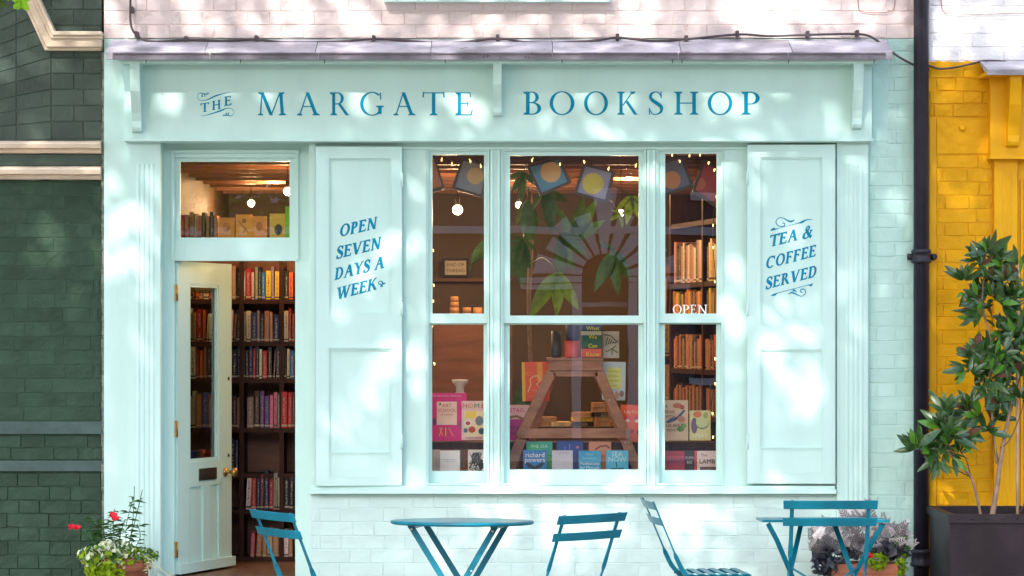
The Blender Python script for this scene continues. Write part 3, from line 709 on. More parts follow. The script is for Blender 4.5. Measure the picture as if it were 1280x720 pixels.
def row_px(px0, px1, base_z, y, h, where, group, cols=None, wr=(3.2, 8), hv=.2, skip=()):
    """books upright on a board, spines to the street"""
    px = px0; i = 0; lst = []
    while px < px1-2:
        wp = R.uniform(*wr); wp = min(wp, px1-px)
        gap = any(a <= px < b for a, b in skip)
        if not gap: lst.append((px, wp))
        px += wp+.15
    ci = []
    for j, (px, wp) in enumerate(lst):
        cn = cols[j % len(cols)] if cols else R.choice(PAL)[0]
        hh = h*(1-R.random()*hv); ln = R.uniform(-.012, .012) if R.random() > .07 else .05
        spine((X(px+wp/2, y), y+.075+R.uniform(-.01, .018), base_z+abs(ln)*S(wp, y)*.5), S(wp-(.3 if abs(ln) < .02 else 1.6), y), hh, .14, 0, cn, '%s book, %s from the left on %s' % (cn, ordn(j), where), group, ln)
    return len(lst)
def shelfcase(name, label, px0, px1, levels, ups, y, dep, zbot, ztop, m=M_wood, mb=M_shelfw):
    t = thing(name, label, 'bookcase', (X((px0+px1)/2, y), y+dep/2, zbot))
    bm = NB(); box(bm, X(px0, y), y+dep, zbot, X(px1, y), y+dep+.02, ztop); obj('back_panel', bm, mb, t)
    for u in ups:
        bm = NB(); box(bm, X(u, y)-.014, y-.004, zbot, X(u, y)+.014, y+dep-.001, ztop); obj('upright', bm, m, t, bevel=.002)
    for z in levels:
        bm = NB(); box(bm, X(px0, y)+.001, y, z-.028, X(px1, y)-.001, y+dep-.002, z); obj('shelf', bm, m, t, bevel=.002)
    return t
# bookcase behind the doorway
yc = 1.25
lv = [Z(v, yc) for v in (374, 427, 473, 535, 592, 637, 696)]
shelfcase('bookcase', 'tall dark wooden bookcase seen through the open door', 222, 386, lv, (224, 302, 352, 384), yc, .24, zf, Z(326, yc))
g = 'books on the case behind the door'
A = lambda s: [dict(k='black', d='dark brown', r='red', o='orange', c='cream', t='tan', n='navy blue', b='blue', e='teal', g='green', y='yellow', p='pink', a='grey', w='white', m='maroon', u='purple')[x] for x in s]
row_px(226, 368, lv[0], yc-.0, .205, 'the top shelf behind the door', g, A('tcdtotcraotctkwrcakbyaygkonyktcooyrc'))
row_px(226, 368, lv[1], yc-.0, .205, 'the second shelf behind the door', g, A('tctrocwtccctdacnakttnacrrcbekctywkc'))
row_px(226, 368, lv[2], yc-.0, .21, 'the third shelf behind the door', g, A('dtcrotkgyggroknkdnrkwrkmkkcbebnkyc'))
row_px(226, 368, lv[3], yc-.0, .23, 'the fourth shelf behind the door', g, A('rcctbtcokdtaduupparrmkkyyrraodkrn'), wr=(4, 9), skip=((286, 290), (299, 305)))
row_px(306, 368, lv[5], yc-.0, .235, 'the fifth shelf behind the door', g, A('wrnmnrackknkyynbn'), wr=(4, 8))
row_px(312, 366, lv[6], yc-.0, .17, 'the bottom shelf behind the door', g, A('pttctowtma'), wr=(5, 9))
row_px(288, 300, lv[4], yc-.0, .23, 'the short shelf left of the upright', g, A('knub'))
# stuff seen through the door glass, low
row_px(233, 275, lv[4], yc-.4, .16, 'the low ledge behind the door glass', 'books behind the door glass', A('bbtrtrkbbk'), wr=(4, 9))
bm = NB(); box(bm, X(226, yc-.4), yc-.4, lv[4]-.03, X(281, yc-.4), yc-.2, lv[4]-.0005); o = obj('ledge_shelf', bm, M_wood, bevel=.002); tag(o, 'short dark ledge holding paperbacks behind the door glass', 'shelf')
# garland over the door glass
bm = NB()
pts = [P(228+i*1.6, 362+2.5*math.sin(i*1.1), .95) for i in range(34)]
tube(bm, pts, [.018+.008*math.sin(i*2.3) for i in range(34)], 6); o = obj('garland', bm, M_rope); tag(o, 'twisted straw garland hanging inside above the door glass', 'garland')
# row of books seen through transom, on a high shelf
yt = .75; zt_ = Z(299, yt)
sh = thing('high_shelf', 'high dark shelf seen through the pane over the door', 'shelf', (X(295, yt), yt, zt_-.03))
bm = NB(); box(bm, xl+.002, yt, zt_-.03, X(388, yt), yt+.25, zt_); obj('shelf_board', bm, M_wood, sh, bevel=.002)
row_px(226, 272, zt_, yt, .165, 'the high shelf above the door', 'books above the door', A('rttctdtkttd'), wr=(4, 7))

# --- display books with covers
def cover_book(px0, py0, px1, py1, y, colr, label, group, back=.10, art=(), texts=(), roll=0, thick=.022):
    """book standing face-out; art and texts are in photo pixels"""
    cx, cy = (px0+px1)/2, py1
    wd, hh = S(px1-px0, y), S(py1-py0, y)
    t = thing('book', label, 'book', P(cx, cy, y), 0, group); t.rotation_euler = (-back, roll, 0)
    def loc(px, py): return S(px-cx, y), -S(py-cy, y)
    bm = NB(); box(bm, -wd/2, 0, 0, wd/2, .002, hh); box(bm, -wd/2, thick-.002, 0, wd/2, thick, hh); box(bm, -wd/2, .002, 0, -wd/2+.002, thick-.002, hh)
    obj('cover', bm, simple(colr), t, world=False)
    bm = NB(); box(bm, -wd/2+.0021, .0021, .003, wd/2-.003, thick-.0021, hh-.003); obj('pages', bm, M_paper, t, world=False)
    if art:
        bm = NB(); ms = []; mi = {}
        for i, a in enumerate(art):
            kind, c = a[0], tuple(a[-1])
            if c not in mi: mi[c] = len(ms); ms.append(simple(c))
            yy = -.0004-.00025*i
            if kind == 'r': (x0, z0), (x1, z1) = loc(a[1], a[2]), loc(a[3], a[4]); pts = [(x0, z1), (x1, z1), (x1, z0), (x0, z0)]
            elif kind == 'e':
                (x0, z0) = loc(a[1], a[2]); rx, rz = S(a[3], y), S(a[4], y); pts = [(x0+rx*math.cos(2*PI*k/18), z0+rz*math.sin(2*PI*k/18)) for k in range(18)]
            elif kind == 'p': pts = [loc(u, v) for u, v in a[1]]
            elif kind == 'l':
                q = [loc(u, v) for u, v in a[1]]; lw = S(a[2], y)/2
                for k in range(len(q)-1):
                    d = Vector((q[k+1][0]-q[k][0], q[k+1][1]-q[k][1])); d.normalize(); nn = Vector((-d.y, d.x))*lw
                    poly(bm, [(q[k][0]+nn.x, yy, q[k][1]+nn.y), (q[k][0]-nn.x, yy, q[k][1]-nn.y), (q[k+1][0]-nn.x, yy, q[k+1][1]-nn.y), (q[k+1][0]+nn.x, yy, q[k+1][1]+nn.y)], mi[c])
                continue
            poly(bm, [(a_, yy, b_) for a_, b_ in pts], mi[c])
        obj('cover_art', bm, ms, t, world=False)
    for i, (s, sz, tx, ty, c) in enumerate(texts):
        u, v = loc(tx, ty)
        me = text_mesh(s, S(sz, y)*1.15, Matrix.Translation((u, -.006-.0003*i if art else -.0012, v)) @ Matrix.Rotation(PI/2, 4, 'X'), bold=.0)
        me.materials.append(simple(c)); o = bpy.data.objects.new('title', me); link(o, t)
    return t
gf = 'books facing out in the window'
MG = (228, 20, 140)
cover_book(536, 491, 583, 551, .36, MG, 'magenta book with a pale label in the left window', gf, art=[('r', 546, 502, 571, 531, (250, 214, 206)), ('l', [(549, 545), (553, 534)], 1, (250, 160, 60)), ('l', [(553, 545), (550, 534)], 1, (250, 160, 60)), ('l', [(557, 534), (557, 545)], 1, (250, 190, 60)), ('l', [(561, 534), (566, 545)], 1, (250, 150, 60)), ('e', 550, 505, 1.5, 1.5, (60, 120, 60)), ('e', 543, 527, 2, 5, (70, 60, 120)), ('e', 576, 531, 3, 6, (150, 70, 120))],
           texts=[('ART', 5.5, 558.5, 507, (210, 80, 60)), ('SCHOOL', 5, 558.5, 513, (210, 80, 60)), ('IN A BOOK', 2.6, 558.5, 518.5, (200, 90, 90)), ('DRAWING, INKING, STENCILLING', 2.0, 558.5, 495, (255, 200, 220))])
cover_book(577, 501, 611, 550, .352, (246, 206, 212), 'pale pink illustrated book beside the magenta one', gf, art=[('r', 580, 514, 605.5, 545, (240, 222, 190)), ('e', 585, 529, 5, 4, (240, 240, 236)), ('e', 585, 529, 3, 2.4, (200, 50, 90)), ('e', 599, 526, 5, 6, (120, 128, 150)), ('r', 582, 514, 595, 522, (250, 214, 80)), ('e', 590, 537, 4.5, 4, (196, 60, 50)), ('e', 602, 539, 4, 4, (40, 60, 110)), ('e', 582, 538, 2.6, 3, (80, 110, 150))],
           texts=[('H', 8, 581, 507.5, (220, 80, 120)), ('O', 8, 588, 507.5, (236, 150, 40)), ('M', 8, 596, 507.5, (70, 160, 130)), ('E', 8, 603.5, 507.5, (210, 60, 80)), ('LOAN BOOK', 3, 593, 547.5, (60, 60, 60))])
yb1 = .215
cover_book(536, 562, 550, 592, yb1+.03, (196, 178, 172), 'greyish pink book at the left end of the front row', gf)
cover_book(550, 563, 575, 592, yb1, (232, 228, 236), 'plain white book with thin grey lines, front row', gf, art=[('l', [(554, 574.5), (571, 574.5)], .6, (150, 160, 190)), ('l', [(556, 577), (569, 577)], .6, (150, 160, 190))])
rr = random.Random(3)
sw_ = [('l', [(595+rr.uniform(-9, 9), 577+rr.uniform(-12, 12)) for _ in range(4)], .8, (30, 30, 34)) for _ in range(16)]
cover_book(585, 562, 609, 592, yb1, (226, 222, 220), 'black and white swirl patterned book in the left window', gf, art=[('e', 594, 571, 5, 5, (60, 60, 64)), ('e', 594, 571, 3, 3, (226, 222, 220)), ('e', 602, 582, 4, 4, (40, 40, 44))]+sw_)
cover_book(633, 506, 662, 551, .36, (238, 190, 196), 'pink and purple book half hidden by the trestle leg', gf, art=[('r', 634, 524, 661.5, 550.5, (190, 20, 150)), ('l', [(636, 522), (646, 520), (654, 524)], 3, (150, 110, 60)), ('r', 634, 532, 661.5, 537, (150, 20, 130))], texts=[('STAG', 6.2, 646, 513, (210, 40, 140)), ('MANY', 7, 646, 542, (110, 10, 100))])
cover_book(653, 452, 687, 501, .42, (244, 82, 20), 'orange book with pale figure drawing left of the trestle', gf, roll=-.02, art=[('r', 653, 452, 657, 501, (246, 190, 40)), ('r', 672, 453, 679, 476, (250, 160, 40)), ('l', [(660, 490), (664, 480), (663, 474), (668, 470), (674, 470), (676, 476), (671, 480), (675, 486)], 1.3, (250, 200, 150)), ('e', 662, 467, 5, 2.2, (252, 130, 60)), ('e', 663, 467, 4, 1.5, (244, 82, 20))], texts=[('THE', 3.4, 668, 488, (255, 170, 120)), ('OTHER', 3.6, 668, 496, (255, 170, 120))])
cover_book(752.6, 452, 781.5, 500, .44, (196, 210, 226), 'pale blue book with yellow lettering right of the trestle', gf, roll=.02, art=[('r', 758, 459, 776, 486, (228, 230, 150)), ('l', [(760, 464), (774, 464)], 2, (214, 214, 90)), ('l', [(760, 470), (773, 470)], 2, (214, 214, 90)), ('l', [(760, 476), (774, 476)], 2, (214, 214, 90)), ('l', [(762, 482), (771, 482)], 2, (214, 214, 90)), ('e', 771, 494, 3, 5, (206, 160, 140)), ('e', 777, 492, 3, 4, (150, 120, 130))])
cover_book(775, 506, 806, 553, .40, (246, 96, 14), 'bright orange book with white lettering and pink hearts', gf, roll=.03, art=[('e', 784, 523, 4, 3, (230, 50, 90)), ('e', 796, 523, 4, 3, (230, 50, 90)), ('e', 784, 526, 3, 2, (250, 236, 226)), ('e', 796, 526, 3, 2, (250, 236, 226)), ('e', 790, 539, 3, 2.5, (210, 40, 30)), ('e', 798, 540, 2.6, 2.6, (60, 20, 40))], texts=[('Lily King', 5, 789, 515, (250, 220, 200))])
cover_book(658, 552, 690.5, 588, .30, (40, 172, 140), 'green book behind the blue one with a whale tail', gf, art=[('e', 668, 560, 8, 5, (70, 196, 120)), ('e', 685, 578, 5, 9, (90, 210, 110))], texts=[('THE SEA', 5, 674, 558, (200, 240, 230))])
cover_book(654, 562.5, 683.5, 592, yb1, (20, 118, 190), 'blue book with white lettering and dark whale tail', gf, art=[('p', [(656, 578), (662, 579), (668.5, 583), (675, 579), (681, 578), (677, 584), (670, 587), (669.5, 591), (667.5, 591), (667, 587), (660, 584)], (20, 30, 60))], texts=[('richard', 7.4, 668.7, 569, (240, 244, 246)), ('powers', 7.4, 668.7, 575, (240, 244, 246))])
cover_book(696, 551, 729, 590, .30, (24, 62, 150), 'dark blue book standing behind the plain lavender one', gf, art=[('l', [(712, 555), (712, 563)], .7, (120, 150, 210)), ('l', [(706, 558), (706, 564)], .7, (120, 150, 210)), ('e', 722, 559, 2.2, 1.6, (190, 120, 110))])
cover_book(690, 563, 716, 592, yb1, (206, 202, 216), 'plain pale lavender book in the front row', gf, texts=[('MEMOIRS', 2.8, 704, 566.5, (170, 160, 180))])
cover_book(736, 552, 764, 590, .30, (214, 138, 100), 'tan book with a dark swoosh behind the sky blue one', gf, art=[('l', [(744, 562), (750, 558), (758, 557), (762, 560)], 2, (130, 50, 30))])
cover_book(723.5, 563.5, 751, 592, yb1, (28, 160, 206), 'sky blue book with white lettering at its foot', gf, texts=[('Oliver', 3.6, 737, 568, (150, 220, 240)), ('Burkeman', 3.6, 737, 572.5, (150, 220, 240)), ('Meditations', 4.6, 737, 579.5, (250, 250, 250)), ('for Mortals', 4.6, 737, 584.5, (250, 250, 250))])
cover_book(757.8, 563, 785.5, 592, yb1, (70, 184, 220), 'pale blue book with a small dark figure on water', gf, art=[('l', [(763, 586), (780, 585.5)], 1.6, (20, 70, 100)), ('l', [(771, 584), (770, 577)], 1.2, (20, 40, 70))], texts=[('SEA', 7.5, 771.5, 568, (200, 236, 244)), ('NOW', 7.5, 771.5, 574.5, (190, 230, 240))])
cover_book(826, 500, 860.4, 550.5, .36, (232, 202, 180), 'cream book with a blue bird and flowers in the right window', gf, art=[('e', 847, 507, 6, 3.4, (206, 112, 92)), ('e', 853, 509, 3, 3, (190, 90, 80)), ('p', [(832, 528), (838, 523), (846, 521), (855, 512), (857, 513), (850, 522), (844, 526), (836, 529)], (60, 80, 130)), ('e', 852, 524, 5, 4, (200, 140, 120)), ('e', 851, 536, 4.5, 3.5, (100, 160, 70)), ('e', 855, 532, 3, 3, (120, 170, 80))], texts=[('A', 5, 833, 508, (80, 70, 70)), ('YEAR', 5, 837, 515, (80, 70, 70)), ('WITH', 5, 837, 521, (80, 70, 70)), ('GILBERT', 5, 843, 532, (80, 70, 70)), ('WHITE', 5, 842, 538, (80, 70, 70))])
cover_book(862, 513, 888.5, 550.5, .36, (232, 226, 170), 'pale yellow book with a cup drawing in the right window', gf, art=[('e', 872, 518, 5.5, 4, (226, 130, 100)), ('e', 868, 532, 4, 10, (120, 100, 140)), ('e', 878, 529, 8.5, 7.5, (120, 136, 120)), ('e', 878, 528, 8, 6.8, (214, 228, 176)), ('e', 882, 519, 3, 4, (170, 190, 130))], texts=[('MAY', 7, 877, 545, (250, 250, 240))])
cover_book(828, 563.5, 856, 592, yb1, (176, 30, 70), 'crimson book at the left of the right window front row', gf, art=[('r', 829, 570, 855, 573, (210, 50, 90)), ('r', 829, 577, 855, 579, (140, 24, 80))], texts=[('CROSSING', 5, 842, 575, (120, 30, 90))])
cover_book(855.4, 563, 869, 592, yb1+.02, (40, 22, 34), 'nearly black book between crimson and cream covers', gf, texts=[('QUEEN', 3, 862, 572, (200, 190, 200)), ('BEE', 4, 862, 578, (220, 210, 216))])
cover_book(868.6, 563.5, 901, 592, yb1, (240, 214, 212), 'cream book with a red edge in the right window', gf, art=[('r', 868.6, 563.5, 871.5, 592, (220, 40, 44)), ('r', 875, 583.5, 900, 592, (110, 70, 74))], texts=[('The', 4.5, 880, 569, (90, 60, 80)), ('LAMB', 7, 884, 577, (60, 50, 60))])
# on the trestle
yT = .34
ztT = Z(447, yT)
cover_book(726, 403, 752.6, 447, yT, (40, 62, 60), 'landscape-striped book with yellow lettering on the trestle top', gf, art=[('r', 726.5, 404, 752, 412, (70, 76, 130)), ('r', 726.5, 414, 752, 419, (190, 190, 170)), ('r', 726.5, 419, 752, 434, (40, 96, 76)), ('r', 726.5, 436, 752, 446.5, (214, 90, 70))],
           texts=[('What', 6.2, 741, 410.5, (244, 232, 40)), ('We', 6.2, 741, 421.5, (244, 232, 40)), ('Can', 6.2, 741, 432.5, (244, 232, 40)), ('Know', 6.2, 741, 443, (244, 232, 40))], back=.06)
lf = [('l', [(757+i*2.6, 432-i), (760+i*2.6, 421+2*i)], 1.1, (60, 74, 60)) for i in range(5)]+[('l', [(757, 440), (765, 436), (772, 441)], 1.4, (90, 120, 40)), ('l', [(765, 444), (765, 436), (770, 432)], 1.4, (110, 130, 50)), ('l', [(755, 418), (764, 420), (772, 428)], 1.2, (50, 56, 50))]
cover_book(753.6, 414, 774, 447.5, yT+.06, (190, 178, 170), 'grey card with dark fern fronds beside the trestle top', gf, art=lf, back=.05)
def mug(px0, px1, py0, py1, y, m, name, label, cat):
    bm = NB(); r = S(px1-px0, y)/2; h = S(py1-py0, y); lathe(bm, [(r*.9, 0), (r, h*.08), (r, h), (r*.9, h), (r*.88, h*.1)], P((px0+px1)/2, py1, y), 20); o = obj(name, bm, m); tag(o, label, cat); return o
mug(705.5, 725, 426, 447, yT+.08, simple((224, 92, 92)), 'tin', 'pink drum-shaped tin on the trestle top', 'tin')
mug(689, 702, 414, 447, yT+.1, simple((52, 54, 58)), 'jar', 'dark glass jar on the trestle top beside the tin', 'jar')
mug(707, 724, 396, 426, yT+.085, simple((64, 70, 100)), 'canister', 'blue grey canister standing on the pink tin', 'canister')
# trestle
tre = thing('trestle', 'brown wooden trestle stand in the middle of the window display', 'trestle', (X(718, .3), .3, .886))
def plank(px0, py0, px1, py1, wpx, y, th, m=M_woodm, name='leg', par=None):
    a, b = P(px0, py0, y), P(px1, py1, y); d = (b-a).normalized(); n_ = Vector((d.z, 0, -d.x))*S(wpx, y)/2
    bm = NB(); prism(bm, [a+n_, b+n_, b-n_, a-n_], (0, th, 0)); bmesh.ops.recalc_face_normals(bm, faces=bm.faces); return obj(name, bm, m, par or tre, bevel=.003)
bm = NB(); pbox(bm, 684, 447.3, 754, 450.5, .27, .62); obj('top_board', bm, M_woodm, tre, bevel=.003)
bm = NB(); pbox(bm, 685.5, 451, 753, 463, .28, .31); obj('top_rail', bm, M_woodm, tre, bevel=.003)
bm = NB(); pbox(bm, 692, 464, 747, 470.5, .295, .315); obj('inner_rail', bm, M_woodm, tre, bevel=.002)
plank(690, 464, 650, 547, 12.5, .295, .03); plank(748, 464, 783, 546, 12.5, .295, .03)
plank(656, 538, 637, 587, 13, .298, .03); plank(777, 537, 799, 592, 13, .298, .03)
plank(693, 466, 659, 560, 9, .58, .02); plank(745, 466, 782, 560, 9, .58, .02)
bm = NB(); pbox(bm, 650, 535.5, 787, 547.5, .266, .294); obj('cross_rail', bm, M_woodm, tre, bevel=.003)
for px, py in ((653, 541), (783, 541), (655, 537), (673, 500), (762, 500), (782, 553), (786, 553), (649, 555)):
    bm = NB(); lathe(bm, [(.006, 0), (.006, .003), (.002, .005)], P(px, py, .264), 8, axis='Y'); obj('screw', bm, M_steel, tre)
# white plaster stand in left window
bm = NB(); c = P(575, 491, .7); kk = S(1, .7)
lathe(bm, [(5*kk, 0), (5*kk, 7*kk), (6*kk, 9*kk), (9.5*kk, 13*kk), (10.5*kk, 16*kk), (8*kk, 16.5*kk)], c, 16); box(bm, c.x-6*kk, c.y-.03, .90, c.x+6*kk, c.y+.05, c.z); o = obj('plaster_capital', bm, M_white); tag(o, 'white plaster pedestal behind the pink books', 'pedestal')
# back wall rail and little sign, cups
yw = 4.38
bm = NB(); box(bm, X(410, 4.3), 4.33, Z(352, 4.35), X(640, 4.3), 4.399, Z(347.5, 4.35)); o = obj('wall_rail', bm, M_shelfw, bevel=.004); tag(o, 'narrow wooden rail along the back wall of the left window', 'rail')
sg = thing('wall_sign', 'small framed sign on the brown back wall, left window', 'sign', P(569, 345, 4.3))
bm = NB(); pframe(bm, (553, 323, 586, 346), (556, 325.5, 583, 343.5), 4.30, 4.33); obj('frame', bm, M_dark, sg, bevel=.002)
bm = NB(); pbox(bm, 555.5, 325, 583.5, 344, 4.315, 4.328); obj('panel', bm, simple((196, 184, 172)), sg)
for s, ty in (('END OF', 331), ('THREAD', 338.5)):
    me = text_mesh(s, S(6.0, 4.3), Matrix.Translation(P(569.5, ty, 4.313)) @ Matrix.Rotation(PI/2, 4, 'X')); me.materials.append(simple((60, 50, 52))); o = bpy.data.objects.new('lettering', me); link(o, sg); o.location = -world_off(sg)
def cupstack(px, py0, py1, wpx, y, n):
    t = thing('cup_stack', 'stack of %s kraft paper cups on the counter' % ('tall' if n > 3 else ('short' if px < 590 else 'low')), 'cups', P(px, py1, y))
    h = S(py1-py0, y)/n
    for i in range(n):
        bm = NB(); r = S(wpx, y)/2*(1-.06*i); lathe(bm, [(r, i*h), (r*.93, (i+1)*h*.98)], P(px, py1, y), 14); obj('cup', bm, mat('kraft_paper', (.42, .22, .1, 1), .7), t)
yk = 2.9
cupstack(568, 370, 398, 13, yk, 4); cupstack(583.5, 384, 398, 12, yk, 2); cupstack(597, 384, 398, 12, yk, 1)
bm = NB(); box(bm, X(420, yk), yk-.25, zf, X(640, yk), yk+.3, Z(398, yk)-.001); o = obj('counter', bm, M_shelfw, bevel=.01); tag(o, 'brown wooden serving counter deep inside the left window', 'counter')
# table with low piles of books, seen through the trestle
bm = NB(); yk2 = 1.9; zk = Z(532, yk2); box(bm, X(650, yk2), yk2-.3, zk-.05, X(800, yk2), yk2+.4, zk)
tb = thing('display_table', 'brown wooden table behind the trestle, holding piles of books', 'table', (X(725, yk2), yk2, zf)); obj('table_top', bm, M_wood, tb, bevel=.004)
for sx in (655, 793):
    for yy in (yk2-.25, yk2+.3):
        bm = NB(); box(bm, X(sx, yk2)-.03, yy, zf, X(sx, yk2)+.03, yy+.06, zk-.051); obj('leg', bm, M_wood, tb)
for j, (px, n, cl) in enumerate(((680, 2, 'tt'), (700, 1, 'c'), (728, 3, 'dyt'), (752, 5, 'ttdtt'), (770, 4, 'tctd'))):
    for i in range(n):
        cn = A(cl)[i]
        o = bpy.data.objects.new('book', ME_SP); link(o); o.location = (X(px, yk2)+R.uniform(-.01, .01), yk2-.1, zk+.03*i+.0005); o.rotation_euler = (0, 0, R.uniform(-.2, .2))
        o.scale = (.13, .19, .028); o.color = srgb(*PD[cn]); tag(o, '%s book lying %s in the %s pile behind the trestle' % (cn, 'lowest' if i == 0 else ordn(i)+' above the lowest', ordn(j)), 'book', 'piled books behind the trestle')
# angled bookcase behind the right window
ca, cb = Vector((X(905, .75), .75, 0)), Vector((X(838, 1.95), 1.95, 0))
ax = (cb-ca).normalized(); Lc = (cb-ca).length; nr = Vector((ax.y, -ax.x, 0)) * -1
if nr.x > 0: nr = -nr
ang = math.atan2(-nr.x, nr.y)+PI     # spine faces nr
cs = thing('bookcase', 'dark bookcase of cream and orange spines inside the right window', 'bookcase', (ca.x, ca.y, .886))
def zc_at(py): return Z(py, 1.2)
lvr = [zc_at(v) for v in (352, 398, 462, 520, 300-25)]
def cbox(u0, v0, z0, u1, v1, z1):   # u along the case, v away from the viewer-facing side
    bm = NB(); Mx = Matrix(((ax.x, -nr.x, 0, ca.x), (ax.y, -nr.y, 0, ca.y), (0, 0, 1, 0), (0, 0, 0, 1))); box(bm, u0, v0, z0, u1, v1, z1, M=Mx); bmesh.ops.recalc_face_normals(bm, faces=bm.faces); return bm
obj('back_panel', cbox(0, .2, .886, Lc, .22, zc_at(235)), M_wood, cs)
for u in (0, Lc*.38, Lc): obj('upright', cbox(u-.014, -.003, .886, u+.014, .199, zc_at(235)), M_wood, cs)
for z in lvr: obj('shelf', cbox(.015, 0, z-.03, Lc-.015, .199, z), M_wood, cs)
for si, (z, cl, hh) in enumerate(((lvr[4], 'tcwtct', .0), (lvr[0], 'kdttctycdtctdctatctdctd', .27), (lvr[1], 'ydtyotttydtoytdtdtyotd', .185), (lvr[2], 'tdtmtotdtttrttdtdttttd', .22), (lvr[3], 'dtdtodtdttdtdtdtdtdtdt', .2))):
    if hh == 0: continue
    u = .03; j = 0
    while u < Lc-.05:
        wd = R.uniform(.03, .05)
        if not (abs(u+wd/2-Lc*.38) < wd/2+.016):
            cn = A(cl)[j % len(cl)]; p = ca+ax*(u+wd/2)-nr*(.085)
            spine((p.x, p.y, z), wd-.003, hh*R.uniform(.78, 1), .15, math.atan2(nr.y, nr.x)+PI/2, cn, '%s book, %s from the near end on the %s shelf of the angled case' % (cn, ordn(j), ORD[si-1]), 'books on the angled case in the right window'); j += 1
        u += wd
# tall dark case behind lower half of right window
yq = 2.4
lvq = [Z(v, yq) for v in (398, 445, 500, 560)]
shelfcase('bookcase', 'dim bookcase of tall brown spines deep behind the right window', 800, 912, lvq, (802, 862, 910), yq, .24, zf, Z(330, yq))
for i, z in enumerate(lvq[1:]):
    row_px(806, 908, z, yq, .25, 'the %s shelf of the dim back bookcase' % ORD[i], 'books on the dim back bookcase', A('dtdttdmtdtdatdtd'), wr=(6, 10), hv=.1)
row_px(806, 908, lvq[0], yq, .26, 'the top shelf of the dim back bookcase', 'books on the dim back bookcase', A('tctdtctmtct'), wr=(6, 10), hv=.1)

# framed prints on a line
wire_pts = [P(395, 200, .33), P(470, 196, .33), P(556, 188, .33), P(600, 196, .33), P(660, 203, .33), P(700, 192, .33), P(760, 196, .33), P(830, 190, .33), P(866, 200, .33), P(930, 190, .33)]
bm = NB(); tube(bm, smooth_path(wire_pts, 4), .003, 5); o = obj('hanging_wire', bm, M_dark); tag(o, 'thin dark wire strung across the window tops holding prints', 'wire')
def print_frame(pxs, label, pc, cc, circ, rr_, y=.36):
    c = [P(a, b, y) for a, b in pxs]; cen = sum(c, Vector())/4
    t = thing('framed_print', label, 'picture', cen, 0, 'tilted square prints hung in the window')
    bm = NB(); q = [cen+(p-cen)*.82 for p in c]
    for i in range(4):
        j = (i+1) % 4; prism(bm, [c[i], c[j], q[j], q[i]], (0, .02, 0))
    bmesh.ops.recalc_face_normals(bm, faces=bm.faces); obj('frame', bm, mat('grey_wood_frame', (.10, .07, .07, 1), .5, .2), t)
    bm = NB(); poly(bm, [p+Vector((0, .008, 0)) for p in q]); obj('print', bm, simple(pc), t)
    bm = NB(); cc_ = P(circ[0], circ[1], y+.007); r = S(rr_, y); poly(bm, [cc_+Vector((r*math.cos(2*PI*k/28), 0, r*math.sin(2*PI*k/28))) for k in range(28)]); obj('disc', bm, simple(cc), t)
z6 = lambda x, y: (630+x/6.857, 185+y/6.857)
print_frame([(520, 196), (543, 193), (556, 236), (534, 243)], 'pink print at the far left of the left window', (196, 130, 116), (206, 150, 120), (533, 220), 8)
print_frame([(577.5, 196), (612, 205), (604, 248), (564, 236)], 'grey print with a pale disc in the left window', (146, 152, 176), (206, 176, 140), (594, 220), 10.5)
print_frame([z6(185, 150), z6(480, 75), z6(580, 300), z6(310, 415)], 'blue print with a peach disc, left in the middle window', (100, 156, 196), (226, 186, 136), (688.3, 215), 13)
print_frame([z6(680, 125), z6(955, 195), z6(885, 475), z6(595, 395)], 'lilac print with a yellow disc in the middle window', (160, 160, 200), (214, 200, 90), (741.3, 229.5), 13.2)
print_frame([(822, 203), (853, 194), (867, 233), (828, 247)], 'grey blue print with an orange disc in the right window', (124, 128, 168), (226, 150, 104), (840, 225), 11)
print_frame([(879, 198), (911, 214), (899, 262), (865, 240)], 'red and pink print in the right window corner', (176, 70, 84), (206, 110, 96), (874, 230), 8)
# fairy lights
def fairy(pts, n, label, hang=4):
    q = smooth_path(pts, 6); t = thing('fairy_lights', label, 'string lights', q[0])
    bm = NB(); tube(bm, q, .0022, 4); obj('wire', bm, M_dark, t)
    for i in range(n):
        p = q[int((i+.5)/n*(len(q)-1))]; bm = NB(); b = p+Vector((R.uniform(-.01, .01), 0, -S(R.uniform(2, hang))))
        tube(bm, [p, b], .0015, 4, cap=False); lathe(bm, [(.001, -.009), (.0036, -.004), (.0036, .004), (.0015, .008)], b, 6); obj('bulb', bm, M_fairy, t)
fairy([P(500, 200, .28), P(548, 196, .28), P(565, 202, .28), P(590, 198, .28), P(605, 206, .28), P(620, 196, .28)], 6, 'small warm fairy lights along the top of the left window')
fairy([P(620, 200, .28), P(660, 196, .28), P(700, 203, .28), P(735, 200, .28), P(775, 210, .28), P(812, 196, .28)], 6, 'small warm fairy lights along the top of the middle window')
fairy([P(815, 196, .28), P(840, 192, .28), P(850, 200, .28), P(868, 190, .28), P(885, 200, .28), P(896, 215, .28), P(893, 260, .28), P(891, 300, .28), P(894, 350, .28), P(892, 420, .28), P(893, 470, .28), P(889, 515, .28), P(893, 550, .28), P(890, 580, .28)], 17, 'fairy lights down the edge of the right window', 2)
fairy([P(541, 285, .28), P(543, 340, .28), P(539, 365, .28), P(541, 386, .28), P(542, 430, .28), P(540, 470, .28)], 5, 'fairy lights down the edge of the left window', 2)
